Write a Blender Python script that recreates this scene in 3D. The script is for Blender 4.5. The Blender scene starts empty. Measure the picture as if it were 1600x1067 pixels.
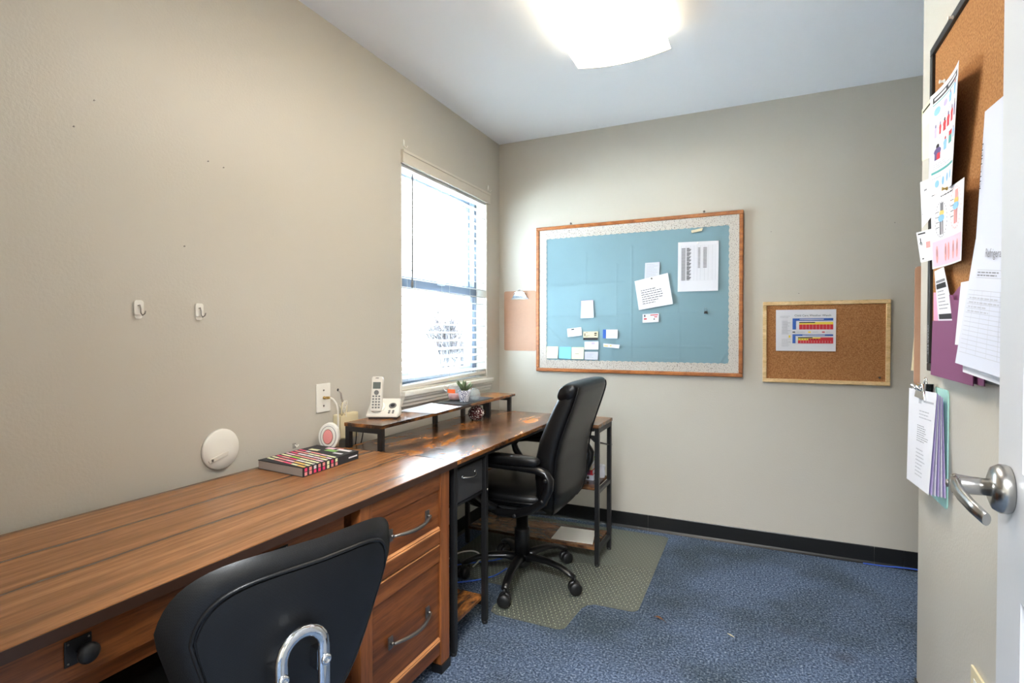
import bpy, bmesh, math, random
from mathutils import Vector, Matrix
R = math.radians
sin, cos, pi = math.sin, math.cos, math.pi
random.seed(7)
S = bpy.context.scene
COL = S.collection

# ---------------------------------------------------------------- camera
cd = bpy.data.cameras.new('camera'); cam = bpy.data.objects.new('camera', cd); COL.objects.link(cam)
cd.sensor_fit = 'HORIZONTAL'; cd.sensor_width = 36.0; cd.lens = 36.0 * 842.5 / 1600.0
cd.clip_start = 0.02; cd.clip_end = 200
cam.location = (1.603, -3.258, 1.175)
cam.rotation_euler = (R(90 - 0.82), 0, R(24.85))
S.camera = cam
# ---------------------------------------------------------------- world, lights, exposure
W = bpy.data.worlds.new('world'); S.world = W; W.use_nodes = True
bg = W.node_tree.nodes['Background']
bg.inputs['Color'].default_value = (0.74, 0.87, 1.0, 1); bg.inputs['Strength'].default_value = 6.0
S.view_settings.view_transform = 'Standard'; S.view_settings.look = 'None'
S.view_settings.gamma = 1.0; S.view_settings.use_curve_mapping = False
S.view_settings.exposure = 1.4
S.cycles.max_bounces = 16; S.cycles.diffuse_bounces = 10; S.cycles.sample_clamp_indirect = 60
LENS_EMISSION = 6.6
su = bpy.data.lights.new('sun', 'SUN'); su.energy = 100; su.angle = R(2); su.color = (0.93, 0.97, 1.0)
suo = bpy.data.objects.new('sun', su); COL.objects.link(suo); suo.rotation_euler = (0, R(32), R(10))   # from over the roof: it lights the pale ground outside and never enters the window directly
hl = bpy.data.lights.new('hallway_fill_light', 'AREA'); hl.shape = 'RECTANGLE'; hl.size = 1.2; hl.size_y = 0.6
hl.energy = 95; hl.color = (0.92, 0.96, 1.0)  # unseen area light added behind the camera as frontal fill
hlo = bpy.data.objects.new('hallway_fill_light', hl); COL.objects.link(hlo)
hlo.location = (1.45, -4.1, 2.40)

# ---------------------------------------------------------------- materials
def nt(name):
    m = bpy.data.materials.new(name); m.use_nodes = True
    n = m.node_tree.nodes; return m, n, m.node_tree.links, n['Principled BSDF']
def srgb(c):
    f = lambda v: v / 12.92 if v <= 0.04045 else ((v + 0.055) / 1.055) ** 2.4
    return tuple(f(v / 255.0) for v in c) + (1.0,)
def plain(name, rgb, rough=0.5, metal=0.0, bump=0, bscale=200, spec=0.5, coat=0, var=0.0, vscale=8):
    m, n, l, p = nt(name)
    p.inputs['Base Color'].default_value = srgb(rgb); p.inputs['Roughness'].default_value = rough
    p.inputs['Metallic'].default_value = metal; p.inputs['Specular IOR Level'].default_value = spec
    p.inputs['Coat Weight'].default_value = coat
    tc = n.new('ShaderNodeTexCoord')
    if var:
        nz = n.new('ShaderNodeTexNoise'); nz.inputs['Scale'].default_value = vscale; nz.inputs['Detail'].default_value = 5
        l.new(tc.outputs['Object'], nz.inputs['Vector'])
        hs = n.new('ShaderNodeHueSaturation'); hs.inputs['Color'].default_value = srgb(rgb)
        mr = n.new('ShaderNodeMapRange'); mr.inputs['To Min'].default_value = 1 - var; mr.inputs['To Max'].default_value = 1 + var
        l.new(nz.outputs['Fac'], mr.inputs['Value']); l.new(mr.outputs['Result'], hs.inputs['Value'])
        l.new(hs.outputs['Color'], p.inputs['Base Color'])
    if bump:
        nz = n.new('ShaderNodeTexNoise'); nz.inputs['Scale'].default_value = bscale; nz.inputs['Detail'].default_value = 3
        l.new(tc.outputs['Object'], nz.inputs['Vector'])
        b = n.new('ShaderNodeBump'); b.inputs['Strength'].default_value = bump; b.inputs['Distance'].default_value = 0.002
        l.new(nz.outputs['Fac'], b.inputs['Height']); l.new(b.outputs['Normal'], p.inputs['Normal'])
    return m
def ramp(n, pts):
    r = n.new('ShaderNodeValToRGB'); e = r.color_ramp.elements
    while len(e) < len(pts): e.new(0.5)
    for k, (pos, c) in enumerate(pts): e[k].position = pos; e[k].color = srgb(c)
    return r
def wood(name, cols, stretch=(14, 0.9, 14), scale=2.2, rough=0.32, bands=None, bump=0.15, band_col=(58, 38, 24), fine=0.8, pos=(0.25, 0.45, 0.58, 0.75), spec=0.5):
    """cols dark to light, grain along the axis with the small stretch; bands: x positions of dark plank lines (Object x)"""
    m, n, l, p = nt(name)
    tc = n.new('ShaderNodeTexCoord'); mp = n.new('ShaderNodeMapping'); mp.inputs['Scale'].default_value = stretch
    l.new(tc.outputs['Object'], mp.inputs['Vector'])
    nz = n.new('ShaderNodeTexNoise'); nz.inputs['Scale'].default_value = scale; nz.inputs['Detail'].default_value = 8; nz.inputs['Roughness'].default_value = 0.62
    nz.inputs['Distortion'].default_value = 0.6
    l.new(mp.outputs['Vector'], nz.inputs['Vector'])
    r = ramp(n, list(zip(pos, cols))); l.new(nz.outputs['Fac'], r.inputs['Fac'])
    mp2 = n.new('ShaderNodeMapping'); mp2.inputs['Scale'].default_value = tuple(s * 6 for s in stretch); l.new(tc.outputs['Object'], mp2.inputs['Vector'])
    n2 = n.new('ShaderNodeTexNoise'); n2.inputs['Scale'].default_value = scale * 1.6; n2.inputs['Detail'].default_value = 4; l.new(mp2.outputs['Vector'], n2.inputs['Vector'])
    mr = n.new('ShaderNodeMapRange'); mr.inputs['From Min'].default_value = 0.28; mr.inputs['From Max'].default_value = 0.5; mr.inputs['To Min'].default_value = 0.55; mr.inputs['To Max'].default_value = 1.0
    l.new(n2.outputs['Fac'], mr.inputs['Value'])
    mx = n.new('ShaderNodeMix'); mx.data_type = 'RGBA'; mx.blend_type = 'MULTIPLY'; mx.inputs['Factor'].default_value = fine
    l.new(r.outputs['Color'], mx.inputs['A']); l.new(mr.outputs['Result'], mx.inputs['B'])
    out = mx.outputs['Result']
    if bands:
        sx = n.new('ShaderNodeSeparateXYZ'); l.new(tc.outputs['Object'], sx.inputs['Vector'])
        wob = n.new('ShaderNodeTexNoise'); wob.inputs['Scale'].default_value = 3.0; wob.inputs['Detail'].default_value = 4
        mpw = n.new('ShaderNodeMapping'); mpw.inputs['Scale'].default_value = (1, 1.5, 1); l.new(tc.outputs['Object'], mpw.inputs['Vector']); l.new(mpw.outputs['Vector'], wob.inputs['Vector'])
        for (bx, wd, st) in bands:
            a = n.new('ShaderNodeMath'); a.operation = 'SUBTRACT'; a.inputs[1].default_value = bx; l.new(sx.outputs['X'], a.inputs[0])
            w0 = n.new('ShaderNodeMath'); w0.operation = 'MULTIPLY_ADD'; w0.inputs[1].default_value = 0.03; w0.inputs[2].default_value = -0.015; l.new(wob.outputs['Fac'], w0.inputs[0])
            w1 = n.new('ShaderNodeMath'); w1.operation = 'ADD'; l.new(a.outputs[0], w1.inputs[0]); l.new(w0.outputs[0], w1.inputs[1])
            ab = n.new('ShaderNodeMath'); ab.operation = 'ABSOLUTE'; l.new(w1.outputs[0], ab.inputs[0])
            q = n.new('ShaderNodeMapRange'); q.inputs['From Min'].default_value = 0; q.inputs['From Max'].default_value = wd; q.inputs['To Min'].default_value = st; q.inputs['To Max'].default_value = 0
            l.new(ab.outputs[0], q.inputs['Value'])
            mb = n.new('ShaderNodeMix'); mb.data_type = 'RGBA'; mb.inputs['B'].default_value = srgb(band_col)
            l.new(q.outputs['Result'], mb.inputs['Factor']); l.new(out, mb.inputs['A']); out = mb.outputs['Result']
    l.new(out, p.inputs['Base Color']); p.inputs['Roughness'].default_value = rough; p.inputs['Specular IOR Level'].default_value = spec
    b = n.new('ShaderNodeBump'); b.inputs['Strength'].default_value = bump; b.inputs['Distance'].default_value = 0.001
    l.new(n2.outputs['Fac'], b.inputs['Height']); l.new(b.outputs['Normal'], p.inputs['Normal'])
    return m
def carpet():
    m, n, l, p = nt('blue_carpet')
    tc = n.new('ShaderNodeTexCoord')
    v = n.new('ShaderNodeTexVoronoi'); v.inputs['Scale'].default_value = 260; l.new(tc.outputs['Object'], v.inputs['Vector'])
    nz = n.new('ShaderNodeTexNoise'); nz.inputs['Scale'].default_value = 120; nz.inputs['Detail'].default_value = 6; nz.inputs['Roughness'].default_value = .75; l.new(tc.outputs['Object'], nz.inputs['Vector'])
    r = ramp(n, [(0.36, (40, 50, 66)), (0.47, (78, 94, 118)), (0.54, (104, 121, 148)), (0.66, (176, 188, 206))]); l.new(nz.outputs['Fac'], r.inputs['Fac'])
    big = n.new('ShaderNodeTexNoise'); big.inputs['Scale'].default_value = 2.2; big.inputs['Detail'].default_value = 5; l.new(tc.outputs['Object'], big.inputs['Vector'])
    r2 = ramp(n, [(0.42, (255, 255, 255)), (0.66, (206, 204, 190))]); l.new(big.outputs['Fac'], r2.inputs['Fac'])
    mx = n.new('ShaderNodeMix'); mx.data_type = 'RGBA'; mx.blend_type = 'MULTIPLY'; mx.inputs['Factor'].default_value = 1
    l.new(r.outputs['Color'], mx.inputs['A']); l.new(r2.outputs['Color'], mx.inputs['B'])
    out = mx.outputs['Result']
    # worn brown stains with a place of their own
    sp = n.new('ShaderNodeSeparateXYZ'); l.new(tc.outputs['Object'], sp.inputs['Vector'])
    for (sx, sy, rad, f) in ((1.88, -0.99, 0.06, .75), (1.70, -0.88, 0.07, .45), (1.80, -0.9, 0.05, .35), (1.3, -1.35, 0.12, .3)):
        vd = n.new('ShaderNodeVectorMath'); vd.operation = 'DISTANCE'; l.new(tc.outputs['Object'], vd.inputs[0]); vd.inputs[1].default_value = (sx, sy, 0)
        q = n.new('ShaderNodeMapRange'); q.inputs['From Min'].default_value = rad * 0.1; q.inputs['From Max'].default_value = rad; q.inputs['To Min'].default_value = f; q.inputs['To Max'].default_value = 0
        l.new(vd.outputs['Value'], q.inputs['Value'])
        mu = n.new('ShaderNodeMath'); mu.operation = 'MULTIPLY'; l.new(q.outputs['Result'], mu.inputs[0]); l.new(nz.outputs['Fac'], mu.inputs[1])
        mb = n.new('ShaderNodeMix'); mb.data_type = 'RGBA'; mb.inputs['B'].default_value = srgb((66, 58, 50)); l.new(mu.outputs[0], mb.inputs['Factor']); l.new(out, mb.inputs['A']); out = mb.outputs['Result']
    l.new(out, p.inputs['Base Color']); p.inputs['Roughness'].default_value = 0.95; p.inputs['Specular IOR Level'].default_value = 0.1
    b = n.new('ShaderNodeBump'); b.inputs['Strength'].default_value = 0.9; b.inputs['Distance'].default_value = 0.004
    ad = n.new('ShaderNodeMath'); ad.operation = 'ADD'; l.new(nz.outputs['Fac'], ad.inputs[0]); l.new(v.outputs['Distance'], ad.inputs[1])
    l.new(ad.outputs[0], b.inputs['Height']); l.new(b.outputs['Normal'], p.inputs['Normal'])
    return m
def cork(name, a=(150, 98, 50), b=(186, 132, 74), c=(206, 156, 98)):
    m, n, l, p = nt(name); tc = n.new('ShaderNodeTexCoord')
    nz = n.new('ShaderNodeTexNoise'); nz.inputs['Scale'].default_value = 190; nz.inputs['Detail'].default_value = 3; l.new(tc.outputs['Object'], nz.inputs['Vector'])
    r = ramp(n, [(0.3, a), (0.5, b), (0.7, c)]); l.new(nz.outputs['Fac'], r.inputs['Fac']); l.new(r.outputs['Color'], p.inputs['Base Color'])
    p.inputs['Roughness'].default_value = 0.9
    bp = n.new('ShaderNodeBump'); bp.inputs['Strength'].default_value = 0.4; bp.inputs['Distance'].default_value = 0.001; l.new(nz.outputs['Fac'], bp.inputs['Height']); l.new(bp.outputs['Normal'], p.inputs['Normal'])
    return m
def weave(name, rgb, rough, scale, strength=0.5, hi=None):
    m, n, l, p = nt(name); tc = n.new('ShaderNodeTexCoord')
    ch = n.new('ShaderNodeTexChecker'); ch.inputs['Scale'].default_value = scale
    ch.inputs['Color1'].default_value = srgb(rgb); ch.inputs['Color2'].default_value = srgb(hi or rgb)
    l.new(tc.outputs['Object'], ch.inputs['Vector']); l.new(ch.outputs['Color'], p.inputs['Base Color'])
    b = n.new('ShaderNodeBump'); b.inputs['Strength'].default_value = strength; b.inputs['Distance'].default_value = 0.001
    l.new(ch.outputs['Fac'], b.inputs['Height']); l.new(b.outputs['Normal'], p.inputs['Normal']); p.inputs['Roughness'].default_value = rough
    return m
def speckle(name, base, dots, scale=120, lo=0.62, rough=0.7):
    m, n, l, p = nt(name); tc = n.new('ShaderNodeTexCoord')
    nz = n.new('ShaderNodeTexNoise'); nz.inputs['Scale'].default_value = scale; nz.inputs['Detail'].default_value = 1; l.new(tc.outputs['Object'], nz.inputs['Vector'])
    r = ramp(n, [(lo, base), (lo + 0.03, dots)]); l.new(nz.outputs['Fac'], r.inputs['Fac']); l.new(r.outputs['Color'], p.inputs['Base Color'])
    p.inputs['Roughness'].default_value = rough; return m
def emit(name, rgb, s):
    m, n, l, p = nt(name); p.inputs['Base Color'].default_value = srgb((240, 236, 225)); p.inputs['Emission Color'].default_value = (rgb[0], rgb[1], rgb[2], 1); p.inputs['Emission Strength'].default_value = s
    p.inputs['Roughness'].default_value = 0.35; return m
def seethrough(name, rgb, alpha, rough=0.25):
    m, n, l, p = nt(name); p.inputs['Base Color'].default_value = srgb(rgb); p.inputs['Alpha'].default_value = alpha; p.inputs['Roughness'].default_value = rough; return m
def pane_mat():
    m, n, l, p = nt('window_glass')
    t = n.new('ShaderNodeBsdfTransparent'); t.inputs['Color'].default_value = (0.94, 0.97, 0.98, 1)
    g = n.new('ShaderNodeBsdfGlossy'); g.inputs['Roughness'].default_value = 0.02
    mx = n.new('ShaderNodeMixShader'); mx.inputs['Fac'].default_value = 0.06
    l.new(t.outputs[0], mx.inputs[1]); l.new(g.outputs[0], mx.inputs[2]); l.new(mx.outputs[0], n['Material Output'].inputs['Surface']); return m

M = {}
M['wall'] = plain('greige_wall_paint', (190, 185, 174), 0.42, bump=0.28, bscale=120, spec=0.4)
M['ceil'] = plain('white_ceiling_paint', (243, 246, 251), 0.8, bump=0.1, bscale=90)
M['carpet'] = carpet()
M['vinyl'] = plain('black_vinyl_base', (22, 23, 24), 0.35, bump=0.05)
M['walnut'] = wood('walnut_laminate', [(112, 72, 42), (138, 92, 54), (152, 104, 64), (172, 124, 78)], stretch=(22, 1.3, 22), rough=0.26, fine=0.5, spec=0.4,
                   bands=[(-0.095, 0.010, .8), (0.073, 0.012, .8), (0.225, 0.02, .45), (-0.28, 0.02, .6)])
M['walnut_front'] = wood('walnut_laminate_front', [(66, 34, 16), (112, 61, 28), (136, 79, 39), (156, 96, 51)], stretch=(14, 0.9, 14), rough=0.35)
M['walnut_post'] = wood('walnut_laminate_upright', [(80, 43, 21), (122, 69, 34), (146, 86, 45), (162, 100, 55)], stretch=(14, 14, 0.9), rough=0.35)
M['bead'] = plain('worn_moulding_and_highlight', (196, 134, 84), 0.4, var=0.12, vscale=30)
M['rustic'] = wood('rustic_brown_laminate', [(30, 21, 17), (70, 46, 31), (116, 74, 40), (180, 114, 50)], stretch=(5, 2.2, 5), scale=2.0, rough=0.22, pos=(0.34, 0.45, 0.52, 0.64), spec=0.4)
M['rustic_x'] = wood('rustic_brown_laminate_cross', [(40, 26, 18), (84, 56, 38), (118, 82, 54), (146, 100, 60)], stretch=(2.2, 5, 5), scale=2.0, rough=0.26, pos=(0.34, 0.46, 0.54, 0.66))
M['rustic_edge'] = plain('dark_brown_edge_band', (58, 36, 24), 0.45, var=0.2)
M['blackmetal'] = plain('black_powder_coated_steel', (24, 24, 25), 0.42, bump=0.05, bscale=400)
M['black'] = plain('black_plastic', (18, 18, 19), 0.4)
M['blackgloss'] = plain('satin_black_plastic', (14, 14, 15), 0.28)
M['leather'] = plain('black_leather', (6, 6, 7), 0.36, bump=0.2, bscale=160, spec=0.38)
M['mesh'] = weave('black_mesh_fabric', (5, 5, 6), 0.42, 420, 0.8, (15, 15, 16))
M['shell'] = weave('black_back_shell', (4, 4, 5), 0.5, 300, 0.3, (8, 8, 9))
M['chrome'] = plain('polished_chrome', (225, 228, 232), 0.07, 1.0)
M['steel'] = plain('brushed_nickel', (176, 174, 170), 0.26, 1.0)
M['pewter'] = plain('aged_pewter', (132, 128, 124), 0.36, 0.9)
M['iron'] = plain('dark_iron', (44, 44, 46), 0.5, 0.6, bump=0.2, bscale=150)
M['fabric_dark'] = plain('charcoal_nonwoven_fabric', (44, 44, 45), 0.85, bump=0.5, bscale=500, var=0.1)
M['white'] = plain('white_plastic', (228, 226, 218), 0.35)
M['trim'] = plain('white_trim_paint', (216, 211, 200), 0.4)
M['vinylwin'] = plain('white_vinyl_window', (205, 212, 222), 0.4)
M['darkwin'] = plain('backlit_grey_window_frame', (120, 132, 150), 0.5)  # backlit silhouette tone painted into the frame and meeting rail
M['slat'] = plain('white_blind_slat', (214, 215, 214), 0.4)
M['valance'] = plain('offwhite_valance', (206, 200, 187), 0.45)
M['door'] = plain('white_door_paint', (192, 194, 198), 0.4, bump=0.12, bscale=60)
M['glass'] = pane_mat()
M['lens'] = emit('lit_acrylic_lens', (1.0, 0.89, 0.74), LENS_EMISSION); M['lens_side'] = emit('prismatic_lens_side', (1.0, 0.86, 0.66), LENS_EMISSION * 0.14)
M['paper'] = plain('white_paper', (216, 216, 222), 0.7)
M['paper2'] = plain('cool_white_paper', (196, 199, 212), 0.7)
M['ink'] = plain('grey_print', (120, 120, 126), 0.8); M['inkd'] = plain('black_print', (38, 38, 42), 0.8); M['inkl'] = plain('pale_grey_print', (176, 177, 184), 0.8)
for k, c in dict(red=(196, 40, 52), blue=(44, 92, 176), yellow=(232, 204, 72), teal=(72, 158, 156), sky=(126, 180, 220), pink=(232, 152, 186), lpink=(226, 186, 204), green=(120, 176, 90), mint=(166, 214, 204),
                 purple=(122, 62, 102), lav=(186, 172, 216), orange=(236, 104, 44), stickyy=(226, 230, 186), stickyb=(124, 200, 236), cream=(216, 204, 168), salmon=(226, 146, 142), plum=(92, 78, 128), lime=(176, 204, 84), brown=(112, 74, 46), magenta=(226, 60, 110), gold=(232, 186, 96)).items():
    M[k] = plain(k + '_colour', c, 0.6)
M['hardboard'] = plain('brown_hardboard', (172, 132, 106), 0.5, var=0.08, vscale=60)
M['oak'] = wood('honey_oak_frame', [(120, 66, 26), (158, 92, 42), (180, 110, 54), (196, 128, 70)], stretch=(3, 10, 10), scale=4, rough=0.4)
M['pine'] = wood('pale_pine_frame', [(196, 158, 104), (214, 180, 128), (224, 192, 142), (232, 204, 158)], stretch=(2, 10, 10), scale=4, rough=0.45)
M['cork'] = cork('cork_surface', (132, 86, 46), (160, 108, 62), (180, 130, 82)); M['cork2'] = cork('cork_surface_gold', (124, 78, 36), (152, 102, 52), (170, 122, 70))
M['bluecloth'] = plain('pale_blue_cloth', (120, 150, 160), 0.85, bump=0.12, bscale=300, var=0.05, vscale=5)
M['border'] = speckle('speckled_border_paper', (196, 190, 182), (84, 72, 64), 230, 0.62)
M['mat'] = seethrough('translucent_vinyl_mat', (120, 124, 112), 0.55, 0.4)
M['stud'] = plain('clear_vinyl_stud', (176, 178, 168), 0.2)
M['cable_w'] = plain('white_cable', (218, 214, 204), 0.45); M['cable_b'] = plain('blue_cable', (52, 92, 196), 0.4); M['cable_k'] = plain('black_cable', (20, 20, 20), 0.5)
M['lcd'] = plain('grey_lcd', (96, 104, 100), 0.25); M['phone'] = plain('silver_white_plastic', (214, 210, 200), 0.35); M['keys'] = plain('grey_keys', (110, 110, 108), 0.5)
M['brass'] = plain('brass', (190, 160, 96), 0.3, 1.0)
M['pages'] = plain('book_page_edges', (158, 148, 140), 0.8, bump=0.6, bscale=300)
M['leaf'] = plain('succulent_leaf', (92, 108, 74), 0.5, var=0.3, vscale=40)
M['pattern'] = speckle('blue_white_pattern', (226, 226, 232), (86, 92, 128), 260, 0.52, 0.3)
M['clearglass'] = seethrough('clear_glass', (200, 206, 206), 0.25, 0.05)
M['redglass'] = speckle('dark_red_mosaic', (70, 30, 34), (196, 184, 180), 130, 0.56, 0.15)
M['bark'] = plain('dark_bark', (30, 29, 33), 0.9, var=0.2); M['snow'] = plain('pale_ground', (214, 220, 222), 0.95, var=0.05)

# ---------------------------------------------------------------- mesh helpers
class MB:
    def __init__(s): s.v = []; s.f = []; s.m = []; s.smooth = []
    def add(s, vs, fs, mi=0, sm=False):
        o = len(s.v); s.v += [tuple(v) for v in vs]
        for f in fs: s.f.append(tuple(i + o for i in f)); s.m.append(mi); s.smooth.append(sm)
        return s
    def box(s, x0, x1, y0, y1, z0, z1, mi=0):
        return s.add([(x0, y0, z0), (x1, y0, z0), (x1, y1, z0), (x0, y1, z0), (x0, y0, z1), (x1, y0, z1), (x1, y1, z1), (x0, y1, z1)],
                     [(0, 3, 2, 1), (4, 5, 6, 7), (0, 1, 5, 4), (1, 2, 6, 5), (2, 3, 7, 6), (3, 0, 4, 7)], mi)
    def hexa(s, p, mi=0):   # 8 corners, bottom ring then top ring
        return s.add(p, [(0, 3, 2, 1), (4, 5, 6, 7), (0, 1, 5, 4), (1, 2, 6, 5), (2, 3, 7, 6), (3, 0, 4, 7)], mi)
    def tube(s, pts, r, seg=8, mi=0, flat=None, cap=True):
        """sweep a circle (or ellipse rx, ry when r is a tuple) along pts; r may be a list per point"""
        P = [Vector(p) for p in pts]; n = len(P); base = len(s.v); prev = None
        for i in range(n):
            t = (P[min(i + 1, n - 1)] - P[max(i - 1, 0)]).normalized()
            ref = Vector(flat) if flat else (Vector((0, 0, 1)) if abs(t.z) < 0.95 else Vector((1, 0, 0)))
            if prev is not None and not flat: ref = prev
            a = (ref - t * ref.dot(t))
            if a.length < 1e-6: a = t.orthogonal()
            a.normalize(); b = t.cross(a); prev = a
            rr = r[i] if isinstance(r, list) else r
            ra, rb = rr if isinstance(rr, tuple) else (rr, rr)
            for k in range(seg):
                an = 2 * pi * k / seg
                s.v.append(tuple(P[i] + a * cos(an) * ra + b * sin(an) * rb))
        for i in range(n - 1):
            for k in range(seg):
                s.f.append((base + i * seg + k, base + i * seg + (k + 1) % seg, base + (i + 1) * seg + (k + 1) % seg, base + (i + 1) * seg + k)); s.m.append(mi); s.smooth.append(True)
        if cap:
            s.f.append(tuple(base + k for k in reversed(range(seg)))); s.m.append(mi); s.smooth.append(False)
            s.f.append(tuple(base + (n - 1) * seg + k for k in range(seg))); s.m.append(mi); s.smooth.append(False)
        return s
    def lathe(s, prof, c=(0, 0, 0), axis=(0, 0, 1), seg=20, mi=0, sm=True):
        """prof: list of (r, h) along the axis"""
        ax = Vector(axis).normalized(); a = ax.orthogonal().normalized(); b = ax.cross(a); c = Vector(c); base = len(s.v)
        for (r, h) in prof:
            for k in range(seg):
                an = 2 * pi * k / seg; s.v.append(tuple(c + ax * h + (a * cos(an) + b * sin(an)) * max(r, 1e-5)))
        for i in range(len(prof) - 1):
            for k in range(seg):
                s.f.append((base + i * seg + k, base + i * seg + (k + 1) % seg, base + (i + 1) * seg + (k + 1) % seg, base + (i + 1) * seg + k)); s.m.append(mi); s.smooth.append(sm)
        s.f.append(tuple(base + k for k in reversed(range(seg)))); s.m.append(mi); s.smooth.append(False)
        s.f.append(tuple(base + (len(prof) - 1) * seg + k for k in range(seg))); s.m.append(mi); s.smooth.append(False)
        return s
    def prism(s, poly, fn, d0, d1, mi=0):
        """poly 2-D outline; fn(a, b, d) -> 3-D"""
        n = len(poly); vs = [fn(a, b, d0) for a, b in poly] + [fn(a, b, d1) for a, b in poly]
        return s.add(vs, [tuple(reversed(range(n))), tuple(range(n, 2 * n))] + [(k, (k + 1) % n, n + (k + 1) % n, n + k) for k in range(n)], mi)
    def surf(s, fn, nu, nv, mi=0, sm=True, closed_u=False):
        base = len(s.v); cu = nu if closed_u else nu + 1
        for j in range(nv + 1):
            for i in range(cu): s.v.append(tuple(fn(i / nu, j / nv)))
        for j in range(nv):
            for i in range(nu):
                a = base + j * cu + i; b = base + j * cu + (i + 1) % cu; s.f.append((a, b, b + cu, a + cu)); s.m.append(mi); s.smooth.append(sm)
        return s
    def mesh(s, name, mats):
        me = bpy.data.meshes.new(name); me.from_pydata(s.v, [], s.f); me.update()
        for m in mats: me.materials.append(m)
        me.polygons.foreach_set('material_index', s.m); me.polygons.foreach_set('use_smooth', s.smooth)
        bm = bmesh.new(); bm.from_mesh(me); bmesh.ops.recalc_face_normals(bm, faces=bm.faces); bm.to_mesh(me); bm.free()
        return me
def mats_of(m): return [M[k] if isinstance(k, str) else k for k in (m if isinstance(m, (list, tuple)) else [m])]
def obj(name, mb, m, parent=None, bevel=0, local=False, label=None, subsurf=0):
    """one mesh object; coordinates are world unless local; a child is moved into its root's frame (roots are unrotated unless local)"""
    if parent is not None and not local:
        p = parent
        off = Vector((0, 0, 0))
        while p is not None: off += p.location; p = p.parent
        mb.v = [(x - off.x, y - off.y, z - off.z) for x, y, z in mb.v]
    o = bpy.data.objects.new(name, mb.mesh(name, mats_of(m))); COL.objects.link(o); o.parent = parent
    if bevel:
        b = o.modifiers.new('bevel', 'BEVEL'); b.width = bevel; b.segments = 2; b.limit_method = 'ANGLE'; b.angle_limit = R(40)
    if subsurf:
        b = o.modifiers.new('subdivision', 'SUBSURF'); b.levels = subsurf; b.render_levels = subsurf
    if label: o['label'] = label
    return o
def tag(o, label, cat, group=None):
    o['label'] = label; o['category'] = cat
    if group: o['group'] = group
    return o
def thing(name, label, cat, loc=(0, 0, 0), rz=0, group=None):
    o = bpy.data.objects.new(name, None); COL.objects.link(o); o.location = loc; o.rotation_euler = (0, 0, rz); o.empty_display_size = 0.05
    return tag(o, label, cat, group)
def solo(name, mb, m, label, cat, loc, group=None, bevel=0):
    """a thing that is one mesh, with its origin at loc"""
    mb.v = [(x - loc[0], y - loc[1], z - loc[2]) for x, y, z in mb.v]
    o = obj(name, mb, m, None, bevel); o.location = loc; return tag(o, label, cat, group)
def struct(name, mb, m, parent=None, bevel=0):
    o = obj(name, mb, m, parent, bevel)
    if parent is None: o['kind'] = 'structure'
    return o
def dup(src, parent, dloc=(0, 0, 0)):
    c = src.copy(); COL.objects.link(c); c.parent = parent; c.location = Vector(src.location) + Vector(dloc); return c
_fonts = {}
def text_tris(body):
    """default-font text as 2-D vertices and faces, scaled to width 1"""
    if body in _fonts: return _fonts[body]
    cu = bpy.data.curves.new('tmp', 'FONT'); cu.body = body; cu.resolution_u = 2
    o = bpy.data.objects.new('tmp', cu); COL.objects.link(o); bpy.context.view_layer.update()
    me = o.evaluated_get(bpy.context.evaluated_depsgraph_get()).to_mesh()
    v = [(x.co.x, x.co.y) for x in me.vertices]; f = [tuple(p.vertices) for p in me.polygons]
    COL.objects.unlink(o); bpy.data.objects.remove(o); bpy.data.curves.remove(cu)
    x0 = min(a for a, b in v); x1 = max(a for a, b in v); y0 = min(b for a, b in v); w = x1 - x0
    v = [((a - x0) / w, (b - y0) / w) for a, b in v]; _fonts[body] = (v, f); return v, f
def sheet(fn, nrm, prints=(), th=0.0006, nu=8, nv=8, texts=()):
    """paper sheet: fn(s, t) in the unit square -> point, nrm(s, t) outward normal; prints (s0, t0, s1, t1, material index); texts (body, s0, t0, width_s, aspect, mi, vertical)"""
    mb = MB()
    P = lambda s_, t_, d: Vector(fn(s_, t_)) + Vector(nrm(s_, t_)) * d
    mb.surf(lambda a, b: P(a, b, th), nu, nv, 0); mb.surf(lambda a, b: P(a, b, 0), nu, nv, 0)
    for e in (lambda a, b: P(a, 0, th * b), lambda a, b: P(a, 1, th * b)): mb.surf(e, nu, 1, 0)
    for e in (lambda a, b: P(0, a, th * b), lambda a, b: P(1, a, th * b)): mb.surf(e, nv, 1, 0)
    for k, pr_ in enumerate(prints):
        s0, t0, s1, t1, mi = pr_[:5]; dd = th + 0.0003 + 0.000006 * k
        if len(pr_) > 5:    # ellipse inscribed in the rectangle
            n_ = 12; mb.add([P((s0 + s1) / 2 + (s1 - s0) / 2 * cos(2 * pi * j / n_), (t0 + t1) / 2 + (t1 - t0) / 2 * sin(2 * pi * j / n_), dd) for j in range(n_)], [tuple(range(n_))], mi); continue
        a = max(1, int(abs(s1 - s0) * nu + .5)); b = max(1, int(abs(t1 - t0) * nv + .5))
        mb.surf(lambda u, v: P(s0 + (s1 - s0) * u, t0 + (t1 - t0) * v, dd), a, b, mi)
    for (body, s0, t0, w, asp, mi, vert) in texts:
        v, f = text_tris(body)
        if vert: mb.add([P(s0 - y * w * asp, t0 + x * w, th + 0.0022) for x, y in v], f, mi)
        else: mb.add([P(s0 + x * w, t0 + y * w * asp, th + 0.0022) for x, y in v], f, mi)
    return mb
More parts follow.
